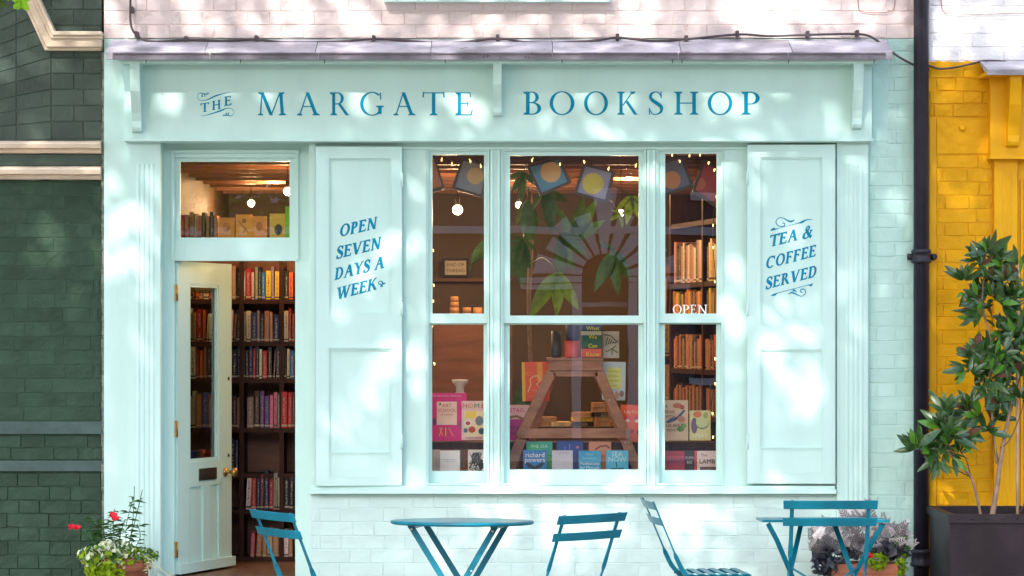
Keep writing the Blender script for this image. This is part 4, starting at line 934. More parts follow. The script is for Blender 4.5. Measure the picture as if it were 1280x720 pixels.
# pendant lamps (lit)
def pendant(px, py, y, rpx, label, power, shade=False):
    c = P(px, py, y); t = thing('pendant_lamp', label, 'lamp', c); r = S(rpx, y)
    bm = NB(); tube(bm, [(c.x, c.y, zc-.001), c+Vector((0, 0, r*2.2))], .003, 6); obj('flex', bm, M_dark, t)
    bm = NB(); lathe(bm, [(r*.45, r*.9), (r*.5, r*1.4), (r*.5, r*2.3), (r*.3, r*2.6)], c, 12); obj('holder', bm, M_iron, t)
    bm = NB(); lathe(bm, [(r*math.sin(a)+.0005, -r*math.cos(a)) for a in [PI*k/9 for k in range(9)]]+[(r*.4, r*1.0)], c, 14); obj('bulb', bm, M_bulb, t)
    if power:
        ld = bpy.data.lights.new('lamp_light', 'POINT'); ld.energy = power; ld.color = (1, .62, .30); ld.shadow_soft_size = r*1.1
        lo = bpy.data.objects.new('lamp_light', ld); link(lo, t); lo.location = (0, 0, -r*1.3)
pendant(572, 262, 1.5, 6.2, 'round lit bulb hanging in the left window', 14)
pendant(785.5, 218.5, 2.2, 3.6, 'small lit bulb high in the middle window, right side', 8)
pendant(648.5, 256, 2.6, 4.2, 'lit bulb low at the left of the middle window', 10)
pendant(776, 266, 1.1, 4.2, 'lit bulb glowing behind leaves in the middle window', 5)
pendant(314, 254, 3.2, 4.4, 'lit bulb in the middle of the pane over the door', 5)
pendant(359.5, 239, .85, 5.2, 'lit bulb at the right edge of the pane over the door', 7)
pendant(340, 222, 2.6, 2.6, 'small lit bulb upper right in the pane over the door', 6)
# books behind the transom
def tbook(px0, px1, py0, c, label, art=()):
    cover_book(px0, py0, px1, 299, yt+.01, c, label, 'books facing out above the door', art=art, back=.04)
tbook(273, 293, 272, (214, 150, 34), 'ochre book left of the lamp over the door', [('e', 283, 284, 5, 6, (190, 120, 30))])
tbook(294.5, 315, 268, (222, 160, 40), 'yellow patterned book under the lamp over the door', [('l', [(298, 276), (310, 290)], 1.2, (150, 90, 30)), ('e', 305, 276, 3, 3, (170, 100, 30))])
tbook(315.5, 333, 270, (214, 148, 50), 'amber book right of the lamp over the door', [('e', 324, 283, 4, 6, (180, 110, 40))])
tbook(337, 356, 267, (206, 180, 60), 'yellow green book with dark oval over the door', [('e', 348, 287, 5, 7, (40, 46, 30))])
tbook(356.5, 366, 258, (110, 190, 30), 'bright lime book at the right end over the door')

# --- money tree in the window: stem, leaf stalks, each leaflet a part
def leaf_mesh(name, L_, W_, m, curl=.25, fold=.18, n=7, tip=.6, droop=.0):
    bm = NB(); rows = []
    for i in range(n+1):
        u = i/n; wd = W_*.5*math.sin(PI*u**tip)**.9*(1 if i < n else 0)+.0006
        z = -curl*L_*u*u; rows.append([bm.verts.new((-wd, u*L_, z+fold*wd)), bm.verts.new((0, u*L_, z)), bm.verts.new((wd, u*L_, z+fold*wd))])
    for i in range(n):
        for k in range(2): bm.faces.new((rows[i][k], rows[i][k+1], rows[i+1][k+1], rows[i+1][k])).smooth = True
    me = bpy.data.meshes.new(name); bm.to_mesh(me); bm.free(); me.materials.append(m); return me
FUP = .35
def put_leaf(me, parent, pos, d, roll, sc=1, name='leaf'):
    o = bpy.data.objects.new(name, me); link(o, parent); o.location = Vector(pos)-world_off(parent)
    d = Vector(d).normalized(); zz = Vector((math.sin(roll)*.9, -1, FUP)); zz = (zz-d*zz.dot(d)); zz = zz.normalized() if zz.length > .1 else d.orthogonal().normalized(); xx = d.cross(zz)
    o.rotation_euler = Matrix((xx, d, zz)).transposed().to_euler(); o.scale = (sc, sc, sc); return o
pt = thing('potted_tree', 'money tree with large palmate leaves inside the middle window', 'plant', (X(665, .95), .95, .9))
bm = NB(); tube(bm, smooth_path([P(668, 560, .95), P(664, 470, .95), P(661, 380, .95), P(664, 300, .95), P(662, 240, .9)], 4), .014, 7); obj('trunk', bm, M_stem, pt)
PL = [leaf_mesh('leaflet', 1, .30, M_pach, .08, .25, 8, .75), leaf_mesh('leaflet', 1, .30, M_pach2, .08, .2, 8, .75)]
def palm(hx, hy, y, tips, mi=0, src=None):
    c = P(hx, hy, y)
    bm = NB(); s = P(*(src or (663, hy-10)), .93); tube(bm, smooth_path([s, (s+c)/2+Vector((0, 0, .06)), c], 4), .003, 5); obj('leaf_stalk', bm, M_pach, pt)
    for tx, ty, dy in tips:
        e = P(tx, ty, y)+Vector((0, dy, 0)); d = e-c; L_ = d.length; put_leaf(PL[mi], pt, c, d, R.uniform(-.7, .7), L_*1.05, 'leaflet')
palm(653, 301, .45, [(633, 318, -.02), (640, 345, -.05), (651, 358, .0), (662, 336, .03), (672, 312, .05), (641, 292, .05), (636, 302, .0)])
palm(679, 240, .6, [(692, 292, -.02), (700, 270, .04), (664, 262, .05), (712, 250, .1)])
palm(660, 250, .7, [(658, 306, 0), (642, 280, .1), (668, 300, .1)], src=(663, 244))
palm(697, 340, .5, [(661, 396, -.04), (697, 394, -.04), (722, 386, 0), (676, 372, .06), (712, 360, .08)], 1)
palm(768, 314, .55, [(743, 362, -.05), (771, 366, -.04), (757, 350, .05), (787, 330, .04), (790, 350, .06), (750, 300, .05)])
palm(700, 292, .8, [(735, 320, 0), (728, 300, .05), (716, 338, .05), (702, 350, .05)])
palm(655, 215, .6, [(640, 240, 0), (634, 222, .05), (650, 252, .05), (668, 230, .06)], 0)
palm(790, 245, .7, [(770, 262, 0), (800, 275, 0), (783, 280, .05), (812, 262, .05)], 1, src=(700, 225))
palm(776, 268, .6, [(764, 262, 0), (790, 262, 0), (778, 285, 0), (762, 275, .04)], 1, src=(740, 250))
palm(655, 480, .7, [(648, 520, 0), (640, 510, .04), (660, 515, .05)], 0, src=(664, 470))
palm(716, 300, .9, [(745, 250, 0), (730, 246, .05), (756, 275, .05), (700, 262, .0)])
palm(590, 330, 1.1, [(606, 298, 0), (612, 310, 0), (585, 340, .1)], 0, src=(640, 330))

# ================================================================ DRAINPIPE, CABLE
dp = thing('drainpipe', 'black cast iron drainpipe between the mint and yellow fronts', 'drainpipe', (X(1151.5), -.06, 0))
def pipe_cyl(nm, py0, py1, r, prof=None):
    bm = NB(); z0, z1 = Z(py1, -.07), Z(py0, -.07); lathe(bm, prof(z0, z1) if prof else [(r, z0), (r, z1)], (X(1151.5, -.07), -.07, 0), 20); return obj(nm, bm, M_pipe, dp)
r0 = S(9.6, -.07)
pipe_cyl('pipe', -900, 790, r0)
def collar(py0, py1, r):
    z = lambda v: Z(v, -.07); pr = [(r0, z(py1)), (r, z(py1-2)), (r, z(py1-5)), (r*.9, z(py1-6)), (r*.9, z(py0+6)), (r, z(py0+5)), (r, z(py0+2)), (r0, z(py0))]
    bm = NB(); lathe(bm, pr, (X(1151.5, -.07), -.07, 0), 20); return obj('collar', bm, M_pipe, dp)
collar(311, 330, S(12.6, -.07)); collar(686, 709, S(13.8, -.07))
bm = NB(); pbox(bm, 1135, 317, 1169, 325, -.045, -.012); obj('bracket', bm, M_pipe, dp, bevel=.005)
for px in (1137.5, 1167):
    bm = NB(); lathe(bm, [(.016, -.02), (.018, .03), (.010, .036)], P(px, 321, -.03), 10, axis='Y'); obj('bolt', bm, M_pipe, dp)
# cable
cb_ = thing('electric_cable', 'dark cable clipped along the pink wall over the lead flashing', 'cable', P(163, 0, -.03))
cp = [(163, -40), (163, 2), (163, 25), (166, 38), (176, 48), (195, 52), (232, 50), (280, 51), (320, 49.5), (360, 53), (420, 52), (467, 49), (510, 51), (560, 54), (622, 48.5), (660, 53), (705, 53), (750, 50), (772, 47), (815, 51), (858, 49), (922, 43), (960, 45), (1010, 43.5), (1072, 42.5), (1092, 48), (1108, 60), (1125, 72), (1142, 81)]
bm = NB(); tube(bm, smooth_path([P(a, b, -.06) for a, b in cp], 4), .0068, 7); obj('cable_run', bm, M_cable, cb_)
for a, b in ((164, 12), (170, 43), (232, 49), (320, 48), (467, 48), (622, 47), (772, 46), (858, 48), (922, 42), (1010, 42.5), (1072, 41.5)):
    bm = NB(); pbox(bm, a-2, b-4, a+2, b+3, -.07, .0); obj('clip', bm, M_cable, cb_, bevel=.001)
c2 = thing('thin_conduit', 'thin rusty wire loop on the white wall at upper right', 'wire', P(1178, 0, -.01))
bm = NB(); tube(bm, smooth_path([P(a, b, -.012) for a, b in ((1176, -20), (1177, 8), (1181, 15), (1190, 17.5), (1240, 17.5), (1290, 16))], 4), .0028, 5); obj('wire_run', bm, mat('rusty_wire', (.3, .18, .13, 1), .7), c2)
c3 = thing('thin_conduit', 'thin wire on the pink wall near the drainpipe', 'wire', P(1075, 0, -.01))
bm = NB(); tube(bm, smooth_path([P(a, b, -.014) for a, b in ((1073, -20), (1073, 8), (1080, 15), (1110, 15), (1118, 8), (1119, -20))], 4), .0026, 5); obj('wire_run', bm, mat('rusty_wire', (.3, .18, .13, 1), .7), c3)

# ================================================================ YELLOW BUILDING (right)
yb = thing('yellow_building', 'bright yellow shopfront with white painted brick above, right of the drainpipe', 'building', (X(1500), .3, 0))
bm = NB(); pbox(bm, 1161, -1200, 2400, 93, .002, .3); uw = obj('upper_wall', bm, M_whitew, yb)
bricks(uw, M_whitew, 1162, 1290, -27, 76, 17.2, 0, 'white', long_=54, short=27, dep=.002, rough=.0008, joint=.7)
bm = NB()
pts = [P(1161, 800, -.004)]+[P(1161+i*6, 77+noise.noise(Vector((i*.7, 3, 0)))*3, -.004) for i in range(14)]+[P(1245, 78, -.004), P(1245, 800, -.004)]
prism(bm, pts, (0, .3, 0)); bmesh.ops.recalc_face_normals(bm, faces=bm.faces); yw_ = obj('brick_wall', bm, M_yel, yb)
bricks(yw_, M_yel, 1171, 1240, 194, 700, 17.0, -.004, 'yellow', long_=54, short=30, dep=.004, rough=.0018)
bricks(yw_, M_yel, 1162, 1240, 82, 146, 16, -.004, 'yellow2', long_=44, short=24, dep=.006, rough=.003, keep=lambda x, y, a, b: not (1188 < x < 1206 and 125 < y < 140) and not (1166 < x < 1176 and 100 < y < 130))
bm = NB(); pbox(bm, 1162, 147, 1170, 720, -.02, -.004); obj('edge_board', bm, M_yelw, yb, bevel=.003)
bm = NB(); pbox(bm, 1171, 148, 1238, 192, -.012, -.004); pq = obj('rendered_block', bm, M_yel, yb, bevel=.004)
bm = NB(); lathe(bm, [(.022, 0), (.020, .012), (.008, .016)], P(1203, 160, -.012), 6, axis='Y'); obj('bolt_head', bm, M_yelw, yb)
bm = NB(); pbox(bm, 1238, 94, 2400, 197, -.10, .3); obj('fascia_board', bm, M_yelw, yb, bevel=.003)
bm = NB(); pbox(bm, 1237, 194, 2400, 198.5, -.115, -.0); obj('fascia_moulding', bm, M_yelw, yb, bevel=.002)
bm = NB(); pbox(bm, 1232, 90, 2400, 94.5, -.24, .0); obj('soffit_board', bm, M_yelw, yb, bevel=.002)
bracket(yb, 1258, 1272, 95, 184, -.1, M_yelw, dmax=.13)
pilaster(1243, 1272, 198.8, 800, -.045, M_yelw, yb, 1249, 1266, 3, top=212)
bm = NB(); pbox(bm, 1272.5, 198.8, 2400, 800, -.01, .2); obj('panelled_board', bm, M_yelw, yb)
for px in (1276, 1281): bm = NB(); pbox(bm, px, 225, px+3, 790, -.02, -.0102); obj('reed', bm, M_yelw, yb, bevel=.002)
bm = NB(); prof = [(-.015, 76), (-.262, 86), (-.272, 87), (-.272, 93.5), (-.255, 93.5), (-.015, 80)]
rows = [[bm.verts.new((X(px, 0), a, Z(b, a))) for a, b in prof] for px in (1224, 1260, 1300, 1600, 2400)]
for i in range(4):
    for j in range(len(prof)-1): bm.faces.new((rows[i][j], rows[i][j+1], rows[i+1][j+1], rows[i+1][j]))
bm.faces.new(rows[0][::-1]); obj('lead_flashing', bm, M_lead, yb)
bm = NB(); tube(bm, smooth_path([P(a, b, -.03) for a, b in ((1161, 82), (1175, 86), (1195, 84), (1218, 79), (1230, 76), (1255, 77), (1285, 84), (1330, 84))], 4), .006, 6); o = obj('cable', bm, M_cable); tag(o, 'cable sagging across the top of the yellow brickwork', 'cable')

# ================================================================ GREEN BUILDING (left)
gb = thing('green_building', 'dark green painted brick building with cream mouldings on the left', 'building', (X(-200), .3, 0))
bm = NB(); pbox(bm, -1200, -1200, 127.5, 800, .02, .32); gw = obj('brick_wall', bm, M_green, gb)
bricks(gw, M_green, -26, 127.5, 591, 728, 17.2, .02, 'green', long_=52, short=26, dep=.006, rough=.0025, joint=.8)
bricks(gw, M_green, -26, 127.5, 544, 575, 15.5, .02, 'green2', long_=54, short=30, dep=.005, rough=.0015)
bricks(gw, M_green, -26, 127.5, 227, 526, 17.5, .02, 'green3', long_=62, short=34, dep=.0018, rough=.0012, joint=.6)
# gauged arch bricks fanning out above the cream bands
def vouss(x0, x1, ya, yb_, xc, yc_):
    bm = NB(); pass
bm = NB(); pbox(bm, -30, -28, 127, 175, .0165, .0199); obj('pale_jointing', bm, mat('pale_green_jointing', (.055, .095, .075, 1), .8, .3, 9), gw)
bm = NB()
yA = [-48, -28, -8, 12, 32, 52, 72, 92, 112, 132, 152, 174]
for i in range(len(yA)-1):
    a0, a1 = yA[i], yA[i+1]
    def line(v, px):   # joints rise gently to the left of x=64, level to the right
        return v+(0 if px > 64 else (64-px)*(.42-.045*(yA.index(v)-3)))
    for (p0, p1) in ((-30, 20), (20.8, 63.6), (64.4, 104), (104.8, 127)):
        if i % 2 and p0 > 60: p0, p1 = (64.4, 92) if p0 < 100 else (92.8, 127)
        if line(a1, p0) < -30 and line(a1, p1) < -30: continue
        bm = NB(); q = [P(p0, line(a1, p0)-.6, .012), P(p1, line(a1, p1)-.6, .012), P(p1, line(a0, p1)+.6, .012), P(p0, line(a0, p0)+.6, .012)]
        prism(bm, q, (0, .0079, 0)); bmesh.ops.recalc_face_normals(bm, faces=bm.faces); obj('arch_brick', bm, M_greenflat, gw, bevel=.002)
def mould_h(py0, py1, px0, px1):
    n = 7; prof = [(.012, py1), (-.02, py1-1), (-.03, py1-4), (-.022, py1-5.5), (-.05, (py0+py1)/2+1), (-.055, py0+4), (-.045, py0+1.5), (.012, py0)]
    bm = NB(); rows = []
    for k in range(61):
        px = px0+(px1-px0)*k/60; rows.append([bm.verts.new((X(px), a, Z(b+noise.noise(Vector((px*.09, b, 1)))*.8, a))) for a, b in prof])
    for i in range(60):
        for j in range(len(prof)-1): bm.faces.new((rows[i][j], rows[i][j+1], rows[i+1][j+1], rows[i+1][j]))
    bm.faces.new(rows[-1]); bmesh.ops.recalc_face_normals(bm, faces=bm.faces); return obj('cream_moulding', bm, M_cream, gb)
mould_h(176, 192, -900, 127); mould_h(208, 225, -900, 127)
bm = NB(); pbox(bm, -900, 193, 127, 207, .008, .02); obj('rendered_band', bm, M_greenflat, gb)
for a, b in ((527, 542.5), (576, 589)):
    bm = NB(); pbox(bm, -900, a, 127.2, b, -.006, .02); obj('painted_band', bm, M_grey, gb, bevel=.004)
# upper surround moulding: sloping then level, with profile steps
def strip(path_out, path_in, y0, yback=.012):
    bm = NB()
    for i in range(len(path_out)-1):
        q = [P(*path_out[i], y0), P(*path_out[i+1], y0), P(*path_in[i+1], y0), P(*path_in[i], y0)]
        prism(bm, q, (0, yback-y0, 0))
    bmesh.ops.remove_doubles(bm, verts=bm.verts, dist=1e-5); bmesh.ops.recalc_face_normals(bm, faces=bm.faces); return bm
o_ = [(-70, -210), (56, 63), (127, 63)]; i_ = [(-49, -210), (68, 39), (127, 39)]
lerp = lambda t: [(a[0]+(b[0]-a[0])*t, a[1]+(b[1]-a[1])*t) for a, b in zip(o_, i_)]
for t0, t1, yy in ((0, .18, -.03), (.18, .62, -.055), (.62, .80, -.07), (.80, 1, -.085)):
    bm = strip(lerp(t0), lerp(t1), yy); obj('surround_moulding', bm, M_cream, gb, bevel=.003)
bm = NB()
for i in range(60):
    py = 65+i*11.2; pbox(bm, 126.6+R.uniform(0, 1), py, 130.2+R.uniform(-.5, .6), py+10.9, -.004+R.uniform(-.004, .003), .02)
obj('ragged_joint', bm, mat('crumbling_joint', (.16, .17, .14, 1), .9, .5, 30, .8, 80, wear=(.18, .05, .03, 1), wear_amt=.08), gb)

# ================================================================ BISTRO FURNITURE
def strip_bar(bm, pts, wd, th, wdir, mi=0):
    """flat bar through pts; wdir = list of width directions"""
    rings = []
    for i, p in enumerate(pts):
        p = Vector(p); t = (Vector(pts[min(i+1, len(pts)-1)])-Vector(pts[max(i-1, 0)])).normalized(); wv = Vector(wdir[i] if isinstance(wdir, list) else wdir); wv = (wv-t*wv.dot(t)).normalized(); nv = t.cross(wv)
        ww = wd[i] if isinstance(wd, list) else wd
        rings.append([bm.verts.new(p+wv*ww/2*a+nv*th/2*b) for a, b in ((-1, -1), (1, -1), (1, 1), (-1, 1))])
    for i in range(len(rings)-1):
        for k in range(4): bm.faces.new((rings[i][k], rings[i][(k+1) % 4], rings[i+1][(k+1) % 4], rings[i+1][k]))
    bm.faces.new(rings[0][::-1]); bm.faces.new(rings[-1]); bmesh.ops.recalc_face_normals(bm, faces=bm.faces)
def make_chair(label, loc, rz, sc=1.0, dz=0.0):
    """folding slatted chair; local +Y is the way the sitter faces, origin on the ground"""
    t = thing('bistro_chair', label, 'chair', loc, rz, 'teal folding chairs outside the shop')
    w2 = .185
    def bk(z): return -.185-(z-.45)*.42   # back uprights lean
    for s in (-1, 1):
        x = s*w2
        zs = [.82, .70, .58, .50, .43, .29, .15, 0]
        ys = [bk(.82), bk(.70), bk(.58), bk(.50), -.165, -.03, .10, .22]
        wds = [Vector((1, 0, 0)), Vector((1, 0, 0)), Vector((1, 0, 0)), Vector((.5, .7, .2))]+[Vector((0, .8, .6))]*4
        bm = NB(); strip_bar(bm, smooth_path([(x, y, z) for y, z in zip(ys, zs)], 3), [.020]*6+[.024]*16, .007, [wds[min(7, (i+1)//3)] for i in range(22)]); obj('upright', bm, M_teal, t, world=False, bevel=.001)
        bm = NB(); strip_bar(bm, [(x*.90, .18, .42), (x*.90, .02, .25), (x*.90, -.20, 0)], .022, .006, Vector((0, .8, .6))); obj('leg', bm, M_teal, t, world=False, bevel=.001)
        bm = NB(); strip_bar(bm, [(x*.94, -.17, .417-dz), (x*.94, .19, .417-dz)], .022, .005, Vector((0, 0, 1))); obj('seat_rail', bm, M_teal, t, world=False)
    for zz, hh in ((.797, .046), (.712, .044)):
        bm = NB(); n = 8; pts = []
        for i in range(n+1):
            u = -1+2*i/n; pts.append((u*.228, bk(zz)-.008-.016*(1-u*u), zz))
        strip_bar(bm, pts, hh, .0045, Vector((0, -.38, .92))); obj('back_slat', bm, M_teal, t, world=False, bevel=.001)
        for s in (-1, 1):
            bm = NB(); lathe(bm, [(.0045, -.004), (.0045, .004)], (s*w2, bk(zz)+.0, zz), 8, axis='Y'); obj('rivet', bm, M_teal, t, world=False)
    for i in range(6):
        y = -.14+i*.060
        bm = NB(); strip_bar(bm, [(-.19, y, .43-dz), (.19, y, .43-dz)], .036, .005, Vector((0, 1, 0))); obj('seat_slat', bm, M_teal, t, world=False, bevel=.001)
    for y, z in ((.20, .02), (-.18, .02), (.0, .228)):
        bm = NB(); tube(bm, [(-w2, y, z), (w2, y, z)], .006, 6); obj('crossbar', bm, M_teal, t, world=False)
    t.scale = (sc, sc, sc)
    return t
def gp(px, y): return (X(px, y), y, 0)
make_chair('teal folding chair facing right in front of the open doorway', gp(416, -1.98), rad(-57), 1.0, .03)
make_chair('teal folding chair seen from behind, right of the round table', gp(681, -2.12), rad(42), 1.0)
make_chair('narrow edge-on teal folding chair near the wall, facing right', gp(888, -1.0), rad(-84), .99)
make_chair('teal folding chair with its back covering the small square table', gp(1030, -1.45), rad(-1), 1.04, .045)
def table_round(label, px, y, dia, rz):
    t = thing('round_table', label, 'table', gp(px, y), rz); t.rotation_euler = (rad(-1.6), 0, rz)
    r = dia/2; z = .745
    bm = NB(); lathe(bm, [(r-.012, z-.018), (r-.002, z-.014), (r, z-.006), (r-.004, z), (r-.03, z+.0015), (.01, z+.0015)], (0, 0, 0), 64); obj('table_top', bm, M_teal, t, world=False)
    for yy, s in ((-.19, 1), (.19, 1)):
        bm = NB(); strip_bar(bm, [(-.23, yy, z-.02), (.0, yy, .36), (.21, yy, 0)], .030, .006, Vector((1, 0, .5))); obj('leg', bm, M_teal, t, world=False, bevel=.001)
        bm = NB(); strip_bar(bm, [(.20, yy*.92, z-.02), (.0, yy*.92, .38), (-.24, yy*.92, 0)], .030, .006, Vector((1, 0, -.5))); obj('leg', bm, M_teal, t, world=False, bevel=.001)
    for xx, zz, q in ((-.225, z-.03, .19), (.195, z-.03, .175), (.03, .42, .18), (.21, .02, .19), (-.23, .02, .175)):
        bm = NB(); tube(bm, [(xx, -q, zz), (xx, q, zz)], .007, 6); obj('crossbar', bm, M_teal, t, world=False)
    for xx, yy, zz in ((-.222, -.197, z-.038), (.186, -.182, z-.045), (.08, -.182, .50)):
        bm = NB(); lathe(bm, [(.007, 0), (.007, .004), (.003, .006)], (xx, yy, zz), 10, axis='Y'); obj('bolt', bm, M_steel, t, world=False)
    for xx in (-.225, .195):
        bm = NB(); box(bm, xx-.018, -.2, z-.03, xx+.018, .2, z-.0185); obj('bearer', bm, M_teal, t, world=False)
table_round('round teal metal table in front of the window', 577, -1.75, S(180, -1.75), rad(-9))
def table_square(label, px, y, wd, dp_, rz):
    t = thing('square_table', label, 'table', gp(px, y), rz); t.rotation_euler = (rad(-1.8), 0, rz)
    z = .71; h = wd/2; g_ = dp_/2
    bm = NB(); box(bm, -h, -g_, z-.014, h, g_, z); obj('table_top', bm, M_teal, t, world=False, bevel=.004)
    for s, yy in ((-1, -1), (1, 1)):
        pass
    def leg(pts):
        bm = NB(); strip_bar(bm, pts, .026, .006, Vector((1, 0, .3))); obj('leg', bm, M_teal, t, world=False, bevel=.001)
    leg([(-h+.03, -g_+.02, z-.02), (-h+.08, -g_+.05, .60), (.02, .12, 0)]); leg([(h-.03, -g_+.02, z-.02), (h-.08, -g_+.05, .60), (-.04, .12, 0)])
    leg([(-.09, g_-.03, z-.02), (-.17, .0, .42), (-h+.0, -g_, 0)]); leg([(.08, g_-.03, z-.02), (.16, .0, .42), (h, -g_, 0)])
    bm = NB(); tube(bm, [(-h+.15, -.1, .46), (.03, -.05, .33)], .006, 6); obj('stay', bm, M_teal, t, world=False)
    bm = NB(); tube(bm, [(h-.15, -.1, .46), (.0, -.05, .33)], .006, 6); obj('stay', bm, M_teal, t, world=False)
table_square('small square teal table behind the chair near the drainpipe', 1028, -1.05, S(157, -1.05), .40, 0)

# ================================================================ POTS AND PLANTS
def pot_round(nm, label, px, y, rpx, pytop, m):
    c = Vector((X(px, y), y, 0)); t = thing(nm, label, 'plant pot', c); zt = Z(pytop, y); r = S(rpx, y)
    bm = NB(); lathe(bm, [(r*.68, .0), (r*.92, zt-.07), (r, zt-.068), (r*1.02, zt-.02), (r, zt), (r*.9, zt), (r*.86, zt-.05)], c, 28, cap=False); obj('pot', bm, m, t)
    bm = NB(); lathe(bm, [(r*.87, zt-.04), (.002, zt-.03)], c, 20); obj('soil', bm, M_soil, t)
    return t, c, zt, r
def foliage(bm, c, n, rx, ry, rz, size, seed, nm=1, wl=.7):
    rr = random.Random(seed)
    for i in range(n):
        while True:
            p = Vector((rr.uniform(-1, 1), rr.uniform(-1, 1), rr.uniform(-1, 1)))
            if .35 < p.length < 1: break
        p = Vector((p.x*rx, p.y*ry, p.z*rz))+Vector(c); s = size*rr.uniform(.6, 1.3)
        d = Vector((rr.gauss(0, 1), rr.gauss(0, 1)-.4, rr.gauss(0, .8))).normalized(); u = d.cross(Vector((rr.gauss(0, 1), rr.gauss(0, 1), rr.gauss(0, 1)))).normalized()
        v = d.cross(u); mi = rr.randrange(nm)
        f = poly(bm, [p-u*s*.5, p-v*s*wl*.35-u*s*.1+d*s*.08, p+u*s*.5, p+v*s*wl*.35-u*s*.1+d*s*.08], mi)
def stem_leafy(bm, pts, nl, ll, seed, mi=0, smi=0, rs=.0022):
    rr = random.Random(seed); q = smooth_path(pts, 5); tube(bm, q, rs, 4, mi=smi)
    for i in range(nl):
        p = q[int(i/nl*(len(q)-1))]; a = rr.uniform(0, 2*PI); d = Vector((math.cos(a), math.sin(a)*.6, rr.uniform(-.1, .5))).normalized(); L_ = ll*rr.uniform(.6, 1.2)
        sd_ = d.cross(Vector((0, 0, 1))).normalized()*L_*.14; e = p+d*L_+Vector((0, 0, -L_*.25)); mid = p+d*L_*.5
        f = poly(bm, [p, mid+sd_, e, mid-sd_], mi)
tl, c, zt, r = pot_round('plant_pot', 'round terracotta pot of ivy and red flowers by the green wall', 148, -.35, 41, 696, M_terra)
bm = NB()
foliage(bm, (c.x-.03, c.y-.1, zt+.01), 620, r*1.05, r*.8, .065, .04, 1, 3, .9); foliage(bm, (c.x-.05, c.y-.15, zt-.06), 330, r*.6, r*.45, .09, .046, 11, 1, .95)
foliage(bm, (c.x+.13, c.y-.06, zt+.01), 400, r*.6, r*.6, .045, .026, 2, 2)
obj('ivy', bm, [M_ivy2, M_ivy, M_ivyw], tl)['kind'] = 'stuff'
bm = NB(); foliage(bm, (c.x-.02, c.y-.06, zt+.06), 160, .11, .08, .035, .034, 5); obj('pale_leaves', bm, M_ivyw, tl)['kind'] = 'stuff'
bm = NB()
for s, (ax_, az_) in enumerate(((.02, -.02), (.06, -.06), (.10, -.02))):
    pts = [(c.x+r*.9+ax_*i*.35, c.y-.12, zt+.02-.028*i-abs(math.sin(i+s))*.012) for i in range(6)]; stem_leafy(bm, pts, 26, .035, 90+s, 1, 1)
obj('trailing_stem', bm, [M_ivy, M_ivyw], tl)
for i, (x0, x1, y1, n_, ll) in enumerate(((146, 143, 636, 34, .055), (158, 167, 622, 40, .055), (158, 178, 612, 8, .03), (160, 168, 608, 8, .03), (134, 130, 648, 30, .055), (126, 115, 645, 26, .06), (140, 138, 655, 26, .05), (152, 156, 650, 26, .05), (120, 102, 658, 18, .05), (165, 172, 655, 20, .05))):
    bm = NB(); ll *= 1.35; p0, p1 = P(x0, 690, c.y-.05), P(x1, y1, c.y-.05+R.uniform(-.05, .05)); stem_leafy(bm, [p0, (p0+p1)/2+Vector((R.uniform(-.03, .03), R.uniform(-.03, .03), 0)), p1], n_, ll, 20+i); obj('flower_stem', bm, [M_ivy, M_ivy], tl)
def flower(px, py, y, s, par):
    bm = NB(); rr = random.Random(px)
    for i in range(7):
        a = 2*PI*i/7; d = Vector((math.cos(a)*.6, -.5+math.sin(a)*.4, -.7+.3*math.sin(a*2))).normalized(); p = P(px, py, y); u = d.cross(Vector((0, 1, .2))).normalized()*s*.35
        poly(bm, [p, p+d*s*.6+u, p+d*s*1.0, p+d*s*.6-u])
    obj('red_flower', bm, M_red, par)
flower(142, 640, c.y-.08, .036, tl); flower(144, 644, c.y-.1, .034, tl); flower(90, 655, c.y-.08, .034, tl); flower(97, 656, c.y-.08, .032, tl)
bm = NB(); stem_leafy(bm, [P(122, 690, c.y-.08), P(108, 660, c.y-.08), P(92, 650, c.y-.08)], 10, .035, 77); obj('flower_stem', bm, [M_ivy, M_ivy], tl)
# right terracotta trough
y2 = -.42; tc_ = Vector((X(1082, y2), y2, 0)); tp = thing('plant_pot', 'terracotta trough of silvery and purple foliage by the drainpipe', 'plant pot', tc_); ztp = Z(703, y2)
bm = NB(); x0, x1 = X(1040, y2-.13), X(1124, y2-.13)
for (a, b_, z0, z1) in ((0, 0, ztp-.05, ztp), (.012, .012, 0, ztp-.0505)):
    box(bm, x0+a, y2-.13+b_, z0, x1-a, y2-.105, z1); box(bm, x0+a, y2+.105, z0, x1-a, y2+.13-b_, z1); box(bm, x0+a, y2-.105, z0, x0+.03, y2+.105, z1); box(bm, x1-.03, y2-.105, z0, x1-a, y2+.105, z1)
obj('trough', bm, M_terra, tp, bevel=.003)
bm = NB(); box(bm, x0+.031, y2-.1, .01, x1-.031, y2+.1, ztp-.02); obj('soil', bm, M_soil, tp)
def frond(bm, base, d, L_, seed, mi=0):
    rr = random.Random(seed); d = Vector(d).normalized(); side = d.cross(Vector((0, 1, .1))).normalized()
    for i in range(7):
        u = i/6; p = base+d*L_*u; w_ = L_*.34*(1-.5*u)
        for s in (-1, 1):
            e = p+side*s*w_+d*L_*.22; poly(bm, [p-d*L_*.02, e-d*L_*.09, e+d*L_*.07, p+d*L_*.06], mi)
rr = random.Random(9); bm = NB()
for i in range(170):
    u = rr.random(); cx_ = 1018+u*112; top = 660+8*math.cos(u*5)-8*math.sin(u*PI)
    b0 = P(cx_+rr.uniform(-6, 6), rr.uniform(top+4, 692), y2+rr.uniform(-.12, .1)); frond(bm, b0, (rr.uniform(-.8, .8), rr.uniform(-.9, .1), rr.uniform(.2, 1)), rr.uniform(.055, .10), i, i % 2)
